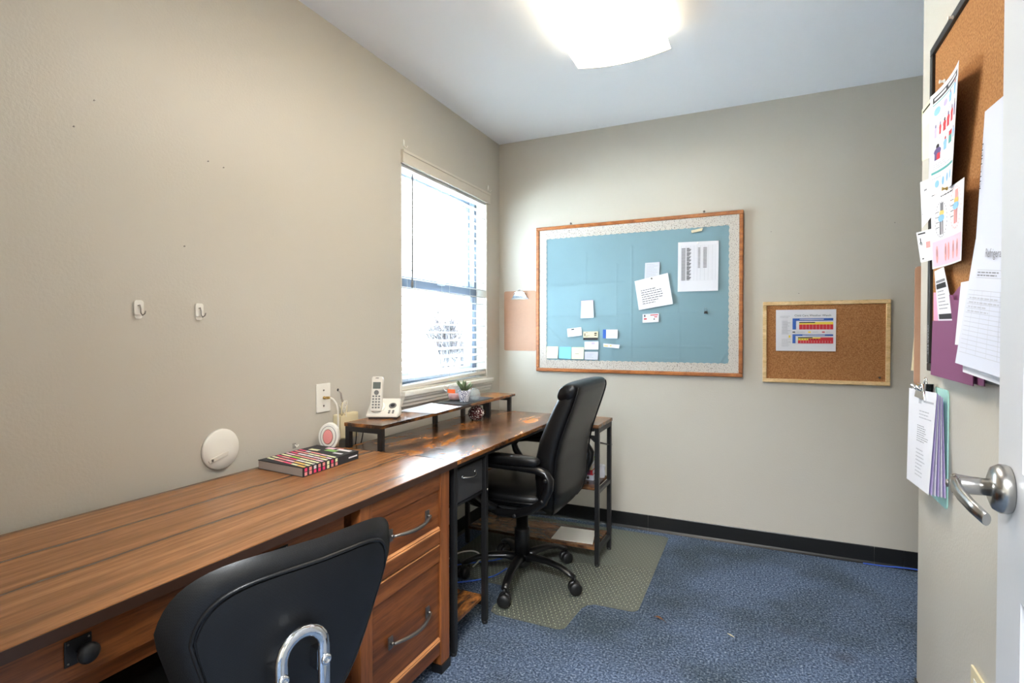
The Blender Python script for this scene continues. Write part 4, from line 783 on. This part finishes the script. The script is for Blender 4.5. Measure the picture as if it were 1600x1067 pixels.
# clipboard on the far face of the wall end, its edge overhanging the corner
ec = thing('clipboard', 'brown clipboard edge peeking out behind the right wall corner', 'clipboard', (XR + .1, YC, 1.0))
obj('board', MB().prism(rrect(XR - .014, XR + .115, 1.015, 1.385, .010), lambda a, b, d: (a, YC + d, b), .0008, .004), 'hardboard', ec)
solo('loose_page', MB().hexa([(XR - .020, YC + .006, 1.06), (XR + .10, YC + .006, 1.06), (XR + .10, YC + .008, 1.06), (XR - .020, YC + .008, 1.06), (XR - .008, YC + .0045, 1.25), (XR + .10, YC + .0045, 1.25), (XR + .10, YC + .0065, 1.25), (XR - .008, YC + .0065, 1.25)]), 'cream', 'cream page edge behind the corner clipboard', 'paper', (XR + .04, YC, 1.06))
op = thing('outlet_plate', 'cream outlet cover low on the right wall by the door', 'outlet', (XR, -1.735, .34))
obj('cover', MB().box(XR - .006, XR - .0005, -1.775, -1.697, .30, .415), 'cream', op, bevel=.002); obj('socket', MB().box(XR - .0075, XR - .006, -1.752, -1.72, .365, .395), 'white', op, bevel=.001); obj('socket', MB().box(XR - .0075, XR - .006, -1.752, -1.72, .32, .35), 'white', op, bevel=.001)

# ---------------------------------------------------------------- left wall fittings
def hook(y, z, label):
    t = thing('wall_hook', label, 'hook', (0, y, z), group='adhesive hooks on the left wall')
    obj('backplate', MB().prism(rrect(y - .013, y + .013, z - .018, z + .024, .007), lambda a, b, d: (d, a, b), .0005, .006), 'white', t, bevel=.001)
    obj('lower_tab', MB().prism(rrect(y - .010, y + .010, z - .028, z - .014, .006), lambda a, b, d: (d, a, b), .0005, .003), 'white', t)
    obj('wire_hook', MB().tube([(.007, y - .004, z + .008), (.009, y, z + .011), (.010, y + .002, z), (.011, y + .002, z - .012), (.016, y + .003, z - .019), (.024, y + .005, z - .014), (.026, y + .006, z - .006)], .0017, 8), 'pewter', t)
hook(-2.317, 1.246, 'white adhesive hook with wire loop, left one of the pair'); hook(-2.136, 1.246, 'white adhesive hook with wire loop, right one of the pair')
for (y, z, t) in ((-1.068, 2.103, 'small clear adhesive hook above the left end of the window valance'), (-.168, 2.104, 'small clear adhesive hook above the right end of the window valance')):
    h = thing('clear_hook', t, 'hook', (0, y, z), group='clear hooks above the window')
    obj('backplate', MB().prism([(y - .007, z - .008), (y + .007, z - .008), (y + .007, z + .02), (y, z + .026), (y - .007, z + .02)], lambda a, b, d: (d, a, b), .0005, .004), 'white', h); obj('prong', MB().tube([(.004, y, z), (.010, y + .003, z - .014), (.018, y + .006, z - .016), (.021, y + .008, z - .006)], .0022, 8), 'white', h)
h = thing('clear_hook', 'tiny clear adhesive hook low on the left wall behind the book', 'hook', (0, -1.76, .752))
obj('backplate', MB().box(.0005, .004, -1.767, -1.753, .742, .762), 'clearglass', h, bevel=.001); obj('prong', MB().tube([(.004, -1.758, .755), (.012, -1.755, .748), (.016, -1.752, .756)], .002, 8), 'white', h)
dc = thing('cover_plate', 'round white wall cover plate low on the left wall above the desk', 'cover plate', (0, -2.066, .799))
obj('disc', MB().lathe([(.066, .0005), (.066, .006), (.063, .010), (.03, .0112), (.001, .0114)], (0, -2.066, .799), (1, 0, 0), 48), 'white', dc)
st_ = MB().prism([(-2.112, .7615), (-2.047, .7760), (-2.0445, .7900), (-2.110, .7750), (-2.116, .770)], lambda a, b, d: (d, a, b), .0112, .0150); obj('latch_tab', st_, 'trim', dc, bevel=.001)
obj('latch_button', MB().box(.0151, .0165, -2.106, -2.100, .766, .774), 'pewter', dc)
# cable wall plate and coaxial lead
wp = thing('wall_plate', 'white cable wall plate on the left wall beside the phone', 'wall plate', (0, -1.611, .918))
obj('plate', MB().box(.0005, .006, -1.649, -1.573, .860, .975), 'white', wp, bevel=.003)
for z in (.948, .885): obj('screw', MB().lathe([(.004, 0), (.0035, .0012), (.001, .0016)], (.006, -1.611, z), (1, 0, 0), 10), 'pewter', wp)
obj('coax_jack', MB().lathe([(.006, 0), (.006, .004), (.0045, .0045), (.0045, .012)], (.006, -1.611, .918), (1, 0, 0), 10), 'brass', wp)
cx_ = thing('coax_cable', 'white coaxial cable hanging from the wall plate', 'cable', (.02, -1.6, .72))
obj('connector', MB().lathe([(.0055, .0), (.0055, .012), (.0045, .02)], (.016, -1.611, .918), (1, .25, .05), 12), 'brass', cx_)
obj('lead', MB().tube([(.034, -1.606, .919), (.046, -1.601, .912), (.056, -1.594, .893), (.060, -1.590, .865), (.062, -1.591, .83), (.064, -1.594, .79), (.066, -1.5965, .75), (.066, -1.598, .7235)], .0038, 10), 'cable_w', cx_)
wb = thing('wire_bundle', 'tangle of twisted white telephone wires hanging from a wall hole', 'wires', (.01, -1.525, .85))
rnd = random.Random(5)
obj('hole_ring', MB().lathe([(.006, .0004), (.006, .001), (.004, .0014)], (0, -1.525, .941), (1, 0, 0), 12), 'cable_k', wb)
for k in range(3): obj('wire', MB().tube([(.002, -1.525, .941), (.012, -1.524 + .003 * k, .928), (.018, -1.527 + .004 * k, .905), (.022, -1.522 + .005 * k, .885)], .0013, 6), 'pages', wb)
for k in range(9):
    y0 = -1.528 + rnd.uniform(-.012, .014); p = []
    for j in range(9):
        t = j / 8; p.append((.022 + .012 * sin(3 * t + k) + .004 * k / 9, y0 + .012 * sin(5 * t + k * 1.3) + .012 * t, .888 - .05 * t + .012 * sin(7 * t + k)))
    obj('wire', MB().tube(p, .0019, 6), 'cable_w' if k % 3 else 'cream', wb)
jb = thing('phone_jack_box', 'beige surface jack box on the left wall behind the wires', 'box', (0, -1.5, .79))
obj('box', MB().box(.0005, .032, -1.556, -1.436, .735, .842), 'cream', jb, bevel=.004); obj('lid', MB().box(.0325, .036, -1.550, -1.442, .742, .836), 'cream', jb, bevel=.002)
# ---------------------------------------------------------------- things on the walnut desk
bkx = [(.062, -1.972), (.288, -1.992), (.272, -1.716), (.060, -1.703)]
def bpoly(z0, z1, ins=0.0, mi=0, mb=None):
    m = mb or MB(); c = (sum(p[0] for p in bkx) / 4, sum(p[1] for p in bkx) / 4); q = [(c[0] + (x - c[0]) * (1 - ins), c[1] + (y - c[1]) * (1 - ins)) for x, y in bkx]
    return m.hexa([(x, y, z0) for x, y in q] + [(x, y, z1) for x, y in q], mi)
bo = thing('book', 'thick black paperback with colourful candy-striped cover on the walnut desk', 'book', (.17, -1.85, DZ))
obj('pages', bpoly(DZ + .0016, DZ + .0274, .012), 'pages', bo)
CP = ['inkd', 'salmon', 'stickyy', 'gold', 'magenta', 'paper', 'lime', 'lpink', 'green']
def bq(u, v, z): # u along spine direction (-y to +y), v from wall edge to spine edge
    a = Vector((*bkx[0], 0)) * (1 - v) + Vector((*bkx[1], 0)) * v; b = Vector((*bkx[3], 0)) * (1 - v) + Vector((*bkx[2], 0)) * v; p = a * (1 - u) + b * u; return (p.x, p.y, z)
cv = MB(); bpoly(DZ + .0275, DZ + .0295, 0, 0, cv); bpoly(DZ + .0002, DZ + .0015, 0, 0, cv)
cv.hexa([bq(0, .985, DZ + .0015), bq(0, 1, DZ + .0015), bq(1, 1, DZ + .0015), bq(1, .985, DZ + .0015), bq(0, .985, DZ + .0275), bq(0, 1, DZ + .0275), bq(1, 1, DZ + .0275), bq(1, .985, DZ + .0275)], 0)
rnd = random.Random(11); zt = DZ + .0299
for k in range(8):
    u0 = .02 + .075 * k; prev = 0.02; 
    while prev < .98:
        nx = min(.98, prev + rnd.uniform(.12, .26)); sh = .10; mi = rnd.choice([1, 2, 3, 4, 5, 6, 7, 1, 2])
        cv.add([bq(u0 + sh * (1 - prev), prev, zt), bq(u0 + .04 + sh * (1 - prev), prev, zt), bq(u0 + .04 + sh * (1 - nx), nx, zt), bq(u0 + sh * (1 - nx), nx, zt)], [(0, 1, 2, 3)], mi); prev = nx + .01
    for j in range(2):
        mi = rnd.choice([1, 2, 3, 4, 5, 6]); o_ = Vector((.0006, 0, 0)); z0, z1 = DZ + .003 + .013 * j, DZ + .014 + .013 * j
        cv.add([tuple(Vector(bq(u0, 1, z0)) + o_), tuple(Vector(bq(u0 + .042, 1, z0)) + o_), tuple(Vector(bq(u0 + .042, 1, z1)) + o_), tuple(Vector(bq(u0, 1, z1)) + o_)], [(0, 1, 2, 3)], mi)
for (u, v, du_, dv, mi) in ((.72, .15, .07, .22, 2), (.78, .45, .09, .25, 8), (.88, .35, .08, .2, 7), (.88, .62, .07, .3, 5), (.72, .72, .05, .2, 5), (.95, .5, .03, .2, 1)):
    cv.add([bq(u, v, zt), bq(u + du_, v, zt), bq(u + du_, v + dv, zt), bq(u, v + dv, zt)], [(0, 1, 2, 3)], mi)
o_ = Vector((.0006, 0, 0)); cv.add([tuple(Vector(bq(u, 1, z)) + o_) for u, z in ((.80, DZ + .012), (.97, DZ + .012), (.97, DZ + .017), (.80, DZ + .017))], [(0, 1, 2, 3)], 5)
obj('cover', cv, CP, bo)
af = thing('air_freshener', 'oval white air freshener with pink centre standing behind the book', 'air freshener', (.062, -1.640, DZ), R(24))
def oval(sx, sz, z, y, n=32): return [(sx * cos(2 * pi * k / n), z + sz * sin(2 * pi * k / n)) for k in range(n)]
def ov(sx, sz, d0, d1, m, name, par): return obj(name, MB().prism(oval(sx, sz, .053, 0), lambda a, b, d: (a, -d + .25 * (b - .053) * .35, b), d0, d1), m, par, local=True, bevel=.003)
ov(.040, .052, -.012, .012, 'white', 'body', af); ov(.031, .041, .0125, .0145, 'ink', 'groove_ring', af); ov(.029, .039, .0125, .0165, 'white', 'inner_ring', af); ov(.020, .029, .0168, .0185, 'brown', 'gel_rim', af); ov(.0185, .027, .0175, .021, 'salmon', 'gel', af)
# ---------------------------------------------------------------- things on the raised shelf
ph = thing('cordless_phone', 'silver cordless phone standing in its answering base on the raised shelf', 'telephone', (.168, -1.452, rz), R(24.6))
bs = MB().hexa([(-.068, 0, .006), (.068, 0, .006), (.066, .09, .006), (-.066, .09, .006), (-.066, .004, .018), (.066, .004, .018), (.064, .088, .078), (-.064, .088, .078)]); base = obj('base', bs, 'phone', ph, local=True, bevel=.006)
obj('base_foot', MB().box(-.058, .058, .01, .085, .0, .0058), 'inkd', ph, local=True)
def on_face(a, t, d): # a across, t up the sloping face 0..1, d out
    n_ = Vector((0, -.581, .814)); p = Vector((a, .004 + .084 * t, .018 + .060 * t)); return tuple(p + n_ * d)
obj('speaker', MB().lathe([(.016, 0), (.016, .002), (.011, .003), (.010, .0015)], on_face(.036, .52, .0005), (0, -.581, .814), 24), 'keys', base, local=True)
obj('speaker_button', MB().lathe([(.009, .001), (.009, .0035), (.002, .004)], on_face(.036, .52, .0005), (0, -.581, .814), 20), 'inkd', base, local=True)
for (a, t) in ((.028, .20), (.044, .20), (.028, .10), (.044, .10)): obj('base_button', MB().lathe([(.0048, 0), (.0045, .002), (.001, .0024)], on_face(a, t, .0005), (0, -.581, .814), 10), 'keys', base, local=True)
obj('cradle', MB().lathe([(.033, 0), (.032, .004), (.027, .006)], on_face(-.026, .42, .0003), (0, -.581, .814), 28), 'white', base, local=True)
obj('antenna', MB().tube([(.0625, .075, .078), (.0635, .078, .140)], .0035, 10), 'phone', base, local=True)
def hp(a, t, d): # handset local: a across, t along its length, d out of its front
    up = Vector((0, .22, .975)); n_ = Vector((0, -.975, .22)); return tuple(Vector((-.026 + a, .012, .030)) + up * t + n_ * d)
hs = obj('handset', MB().prism([(-.021, 0), (.021, 0), (.0235, .02), (.0225, .10), (.0245, .135), (.021, .146), (-.021, .146), (-.0245, .135), (-.0225, .10), (-.0235, .02)], hp, -.012, .010), 'phone', ph, local=True, bevel=.003)
hbox = lambda a0, a1, t0, t1, d0, d1: MB().hexa([hp(a0, t0, d0), hp(a1, t0, d0), hp(a1, t1, d0), hp(a0, t1, d0), hp(a0, t0, d1), hp(a1, t0, d1), hp(a1, t1, d1), hp(a0, t1, d1)])
obj('screen', hbox(-.016, .016, .094, .122, .0101, .0108), 'lcd', hs, local=True); obj('earpiece', hbox(-.007, .007, .138, .1405, .0101, .0107), 'inkd', hs, local=True)
obj('navigation_ring', MB().lathe([(.010, 0), (.010, .002), (.006, .0022), (.006, .001)], hp(0, .078, .0103), Vector(hp(0, 0, 1)) - Vector(hp(0, 0, 0)), 20), 'keys', hs, local=True)
for r_ in range(5):
    for c_ in range(3): obj('key', hbox(-.016 + .0125 * c_, -.0085 + .0125 * c_, .012 + .0118 * r_, .0185 + .0118 * r_, .0101, .0116), 'keys', hs, local=True)
def flat_sheet(name, label, cat, quad, z, mats, prints=(), curl=0, group=None):
    q = [Vector((a, b, 0)) for a, b in quad]; c = sum(q, Vector()) / 4
    f = lambda s_, t_: tuple((q[0] * (1 - s_) + q[1] * s_) * (1 - t_) + (q[3] * (1 - s_) + q[2] * s_) * t_ + Vector((0, 0, z + curl * (abs(s_ - .5) * 2) ** 3 * t_)))
    return solo(name, sheet(f, lambda a, b: (0, 0, 1), prints, nu=10, nv=6), mats, label, cat, (c.x, c.y, z), group)
flat_sheet('paper_sheet', 'white printed sheet lying on the raised shelf nearest the phone', 'paper', ((.10, -1.245), (.292, -1.235), (.30, -1.015), (.095, -.965)), rz + .0008, ['paper2', 'inkl', 'ink'], lines(81, .1, .9, .9, .2, 9, 1, .3), .006, 'papers on the raised shelf')
flat_sheet('paper_sheet', 'second white sheet under the printed one on the raised shelf', 'paper', ((.085, -1.19), (.25, -1.215), (.27, -.985), (.09, -.93)), rz + .0001, ['paper2'], (), 0, 'papers on the raised shelf')
solo('black_mat', MB().box(.10, .262, -.93, -.60, rz + .0003, rz + .003), 'inkd', 'thin black mat under the plant cup on the raised shelf', 'mat', (.18, -.76, rz))
# patterned plant cup
pcx, pcy = .207, -.832
pc = thing('plant_cup', 'blue and white patterned cup holding a small succulent', 'plant pot', (pcx, pcy, rz + .003))
cupm = MB().lathe([(.021, .0), (.023, .003), (.034, .060), (.0335, .061), (.030, .060), (.020, .006)], (pcx, pcy, rz + .003), (0, 0, 1), 28); obj('cup', cupm, 'pattern', pc)
rnd = random.Random(3)
for k in range(13):
    a = 2 * pi * k / 13 + rnd.uniform(-.2, .2); r1 = rnd.uniform(.022, .045); hgt = rnd.uniform(.035, .062)
    p0 = Vector((pcx + .008 * cos(a), pcy + .008 * sin(a), rz + .055)); p1 = p0 + Vector((r1 * .5 * cos(a), r1 * .5 * sin(a), hgt * .6)); p2 = p0 + Vector((r1 * cos(a), r1 * sin(a), hgt))
    obj('leaf', MB().tube([p0, p1, p1 * .4 + p2 * .6, p2], [.004, .0055, .004, .0008], 8), 'leaf', pc)
obj('soil', MB().lathe([(.028, 0), (.027, .003), (.002, .004)], (pcx, pcy, rz + .052), (0, 0, 1), 20), 'brown', pc)
mgx, mgy = .132, -.800
mg = thing('glass_mug', 'clear glass jug with orange label behind the plant cup', 'jug', (mgx, mgy, rz + .003))
obj('glass', MB().lathe([(.028, .0), (.036, .012), (.040, .035), (.036, .062), (.031, .074), (.033, .08), (.0315, .08), (.029, .073), (.034, .06), (.037, .035), (.033, .013), (.026, .004)], (mgx, mgy, rz + .003), (0, 0, 1), 28), 'clearglass', mg)
obj('orange_label', MB().surf(lambda u, v: (mgx + .0412 * cos(-2.3 + 1.3 * u), mgy + .0412 * sin(-2.3 + 1.3 * u), rz + .045 + .02 * v), 8, 2), 'orange', mg)
obj('salmon_filling', MB().lathe([(.026, .004), (.032, .014), (.035, .034), (.002, .035)], (mgx, mgy, rz + .003), (0, 0, 1), 20), 'salmon', mg)
obj('handle', MB().tube([(mgx - .030, mgy - .018, rz + .075), (mgx - .048, mgy - .028, rz + .082), (mgx - .054, mgy - .030, rz + .070), (mgx - .046, mgy - .026, rz + .055), (mgx - .035, mgy - .02, rz + .05)], .003, 8), 'white', mg)
gl2 = thing('glass_ornament', 'round clear glass ornament right of the plant cup', 'ornament', (.222, -.745, rz + .003))
obj('globe', MB().lathe([(.010, 0), (.024, .010), (.031, .028), (.028, .046), (.016, .058), (.012, .060), (.011, .058), (.026, .045), (.029, .028), (.022, .011)], (.222, -.745, rz + .003), (0, 0, 1), 24), 'clearglass', gl2); obj('metal_rim', MB().lathe([(.013, .0585), (.014, .062), (.012, .064), (.011, .060)], (.222, -.745, rz + .003), (0, 0, 1), 20), 'steel', gl2)
rv = thing('mosaic_vase', 'dark red mosaic candle jar under the raised shelf', 'candle jar', (.236, -.757, tz))
obj('jar', MB().lathe([(.022, 0), (.034, .010), (.0445, .032), (.043, .050), (.030, .064), (.026, .070), (.028, .0735), (.024, .0735), (.022, .068), (.040, .048), (.041, .032), (.030, .012)], (.236, -.757, tz + .0005), (0, 0, 1), 32), 'redglass', rv); obj('candle', MB().lathe([(.020, .008), (.030, .020), (.032, .034), (.002, .035)], (.236, -.757, tz + .0005), (0, 0, 1), 20), 'pages', rv)
solo('clear_clip', MB().tube([(.412, -1.437, tz + .0025), (.43, -1.442, tz + .003), (.455, -1.442, tz + .0025), (.466, -1.438, tz + .002)], [.0018, .0022, .002, .001], 8), 'clearglass', 'tiny clear plastic clip lying on the corner desk', 'clip', (.44, -1.44, tz))
# ---------------------------------------------------------------- wing shelves
zz = .4002
for nm, lab, x0, x1, y0, y1, h, mc_, kind in (('binder', 'white ring binder at the bottom of the pile on the wing shelf', .60, .802, -.505, -.385, .026, 'paper', 1), ('book', 'white book with dark red spine above the white binder', .61, .795, -.50, -.39, .026, 'paper', 2), ('book', 'book with red and cream spine in the middle of the pile', .612, .792, -.497, -.392, .022, 'cream', 3), ('book', 'white book with black spine label below the green one', .615, .790, -.495, -.395, .022, 'paper', 4), ('book', 'lime green thin book near the top of the shelf pile', .617, .788, -.492, -.397, .012, 'lime', 5), ('book', 'pale blue thin book on top of the shelf pile', .615, .780, -.490, -.40, .008, 'sky', 6)):
    t = thing(nm, lab, 'binder' if nm == 'binder' else 'book', ((x0 + x1) / 2, (y0 + y1) / 2, zz), group='pile on the wing shelf')
    obj('page_block', MB().box(x0 + .003, x1 - .002, y0 + .003, y1 - .003, zz + .002, zz + h - .002), 'paper', t)
    cvm = MB(); cvm.box(x0, x1, y0, y1, zz, zz + .0018); cvm.box(x0, x1, y0, y1, zz + h - .0018, zz + h - .0002); cvm.box(x0, x1, y0, y0 + .0025, zz + .0018, zz + h - .0018); obj('cover', cvm, {1: 'paper2', 2: 'red', 3: 'cream', 4: 'paper', 5: 'lime', 6: 'sky'}[kind], t)
    if kind in (2, 3, 4): obj('spine_label', MB().box(x1 - .05, x1 - .012, y0 - .0006, y0 - .0001, zz + .003, zz + h - .003), {2: 'purple', 3: 'green', 4: 'inkd'}[kind], t)
    if kind == 1: obj('finger_hole', MB().lathe([(.007, 0), (.007, .001), (.004, .0012)], (x1 - .03, y0 - .0001, zz + h / 2), (0, -1, 0), 12), 'inkd', t)
    zz += h
pr_ = MB().lathe([(.016, 0), (.020, .02), (.017, .045), (.021, .065), (.012, .07), (.001, .068)], (.822, -.420, .4003), (0, 0, 1), 9, sm=False); solo('crumpled_paper', pr_, 'paper', 'crumpled white paper cup beside the pile on the wing shelf', 'paper', (.822, -.42, .4003))
solo('foam_board', MB().hexa([(.605, -.612, .0983), (.825, -.597, .0983), (.786, -.412, .0983), (.592, -.425, .0983), (.605, -.612, .101), (.825, -.597, .101), (.786, -.412, .101), (.592, -.425, .101)]), 'trim', 'flat white board lying on the lowest wing shelf', 'board', (.70, -.51, .098))
# ---------------------------------------------------------------- cables and debris
def cable(name, label, pts, r, m, group='cables under the desk'):
    P = [Vector(p) for p in pts]; out = []
    for i in range(len(P) - 1):
        p0, p1, p2, p3 = P[max(i - 1, 0)], P[i], P[i + 1], P[min(i + 2, len(P) - 1)]
        for k in range(6):
            t = k / 6; out.append(.5 * ((2 * p1) + (p2 - p0) * t + (2 * p0 - 5 * p1 + 4 * p2 - p3) * t * t + (3 * p1 - p0 - 3 * p2 + p3) * t ** 3))
    out.append(P[-1]); c = P[0]
    return solo(name, MB().tube(out, r, 8), m, label, 'cable', tuple(c), group)
cable('network_cable', 'blue network cable on the carpet nearest the drawer pedestal', [(.14, -1.20, .006), (.22, -1.14, .006), (.30, -1.09, .007), (.38, -1.03, .009), (.44, -.95, .009), (.46, -.85, .009)], .0032, 'cable_b')
cable('network_cable', 'blue network cable looped behind the left chair caster', [(.12, -1.10, .03), (.22, -1.05, .05), (.30, -.92, .035), (.36, -.80, .012), (.40, -.72, .009)], .0032, 'cable_b')
cable('power_cable', 'white power cable arching beside the black adapter', [(.14, -1.08, .02), (.20, -1.03, .06), (.26, -.98, .10), (.32, -.93, .10), (.34, -.90, .06), (.31, -.93, .02)], .0035, 'cable_w')
cable('power_cable', 'white cable hanging behind the desk leg', [(.06, -1.24, .45), (.08, -1.20, .25), (.10, -1.14, .08), (.16, -1.10, .008), (.22, -1.12, .006)], .0028, 'cable_w')
cable('power_cable', 'thin black cable dropping behind the raised shelf, left one', [(.05, -1.47, .80), (.04, -1.46, .74), (.03, -1.46, .60), (.04, -1.44, .3), (.08, -1.4, .006)], .0022, 'cable_k')
cable('power_cable', 'thin black cable dropping behind the raised shelf, right one', [(.06, -1.42, .80), (.045, -1.425, .74), (.03, -1.43, .60), (.05, -1.38, .3), (.10, -1.36, .006)], .0022, 'cable_k')
ad = thing('power_adapter', 'black power adapter on the carpet under the corner desk', 'adapter', (.20, -.96, 0), group='cables under the desk')
obj('brick', MB().box(.165, .235, -1.0, -.92, .004, .042), 'black', ad, bevel=.006); obj('plug_lead', MB().tube([(.20, -.92, .02), (.20, -.89, .02), (.19, -.85, .01)], .003, 8), 'cable_k', ad)
cable('network_cable', 'blue network cable along the foot of the black baseboard', [(2.08, -.020, .004), (2.16, -.021, .005), (2.24, -.0225, .011), (2.31, -.021, .012), (2.42, -.0215, .004)], .0034, 'cable_b', 'cables at the wall')
lf = MB().surf(lambda u, v: (1.210 + .045 * u + .006 * sin(3 * v), -1.0 - .022 * u - .016 * (v - .5) * sin(pi * min(1, .15 + u)), .004 + .006 * abs(v - .5) + .004 * sin(4 * u)), 8, 4); lf.tube([(1.205, -.995, .004), (1.213, -1.0, .005)], .001, 6); solo('dry_leaf', lf, 'brown', 'small curled brown leaf on the blue carpet', 'leaf', (1.229, -1.012, .002))
solo('wood_splinter', MB().tube([(1.488, -1.004, .003), (1.5, -1.012, .004), (1.513, -1.021, .003)], [.001, .0026, .0012], 6), 'cream', 'short pale splinter lying on the blue carpet', 'splinter', (1.5, -1.012, 0))
# ---------------------------------------------------------------- outside
tr = thing('bare_tree', 'leafless shrub seen through the lower window pane', 'tree', (-1.6, 1.95, -.35))
def branch(m, p, d, L_, r, depth, rnd):
    q = p + d * L_; m.tube([p, p + d * L_ * .5 + Vector((rnd.uniform(-.05, .05), rnd.uniform(-.05, .05), 0)) * L_, q], [r, r * .85, r * .7], 5, cap=False)
    if depth == 0: return
    for k in range(3):
        nd = (d + Vector((rnd.uniform(-.6, .6), rnd.uniform(-.6, .6), rnd.uniform(-.1, .5)))).normalized(); branch(m, p + d * L_ * rnd.uniform(.5, 1), nd, L_ * rnd.uniform(.6, .8), r * .74, depth - 1, rnd)
rnd = random.Random(21)
obj('trunk', MB().tube([(-1.6, 1.95, -.35), (-1.58, 1.95, .1), (-1.6, 1.96, .6)], [.04, .034, .028], 8), 'bark', tr)
for k in range(4):
    m = MB(); a = k * 1.57 + .3; branch(m, Vector((-1.6, 1.96, .35 + .08 * k)), Vector((.3 * cos(a), .3 * sin(a), 1)).normalized(), .34, .018, 5, rnd); obj('branch', m, 'bark', tr)
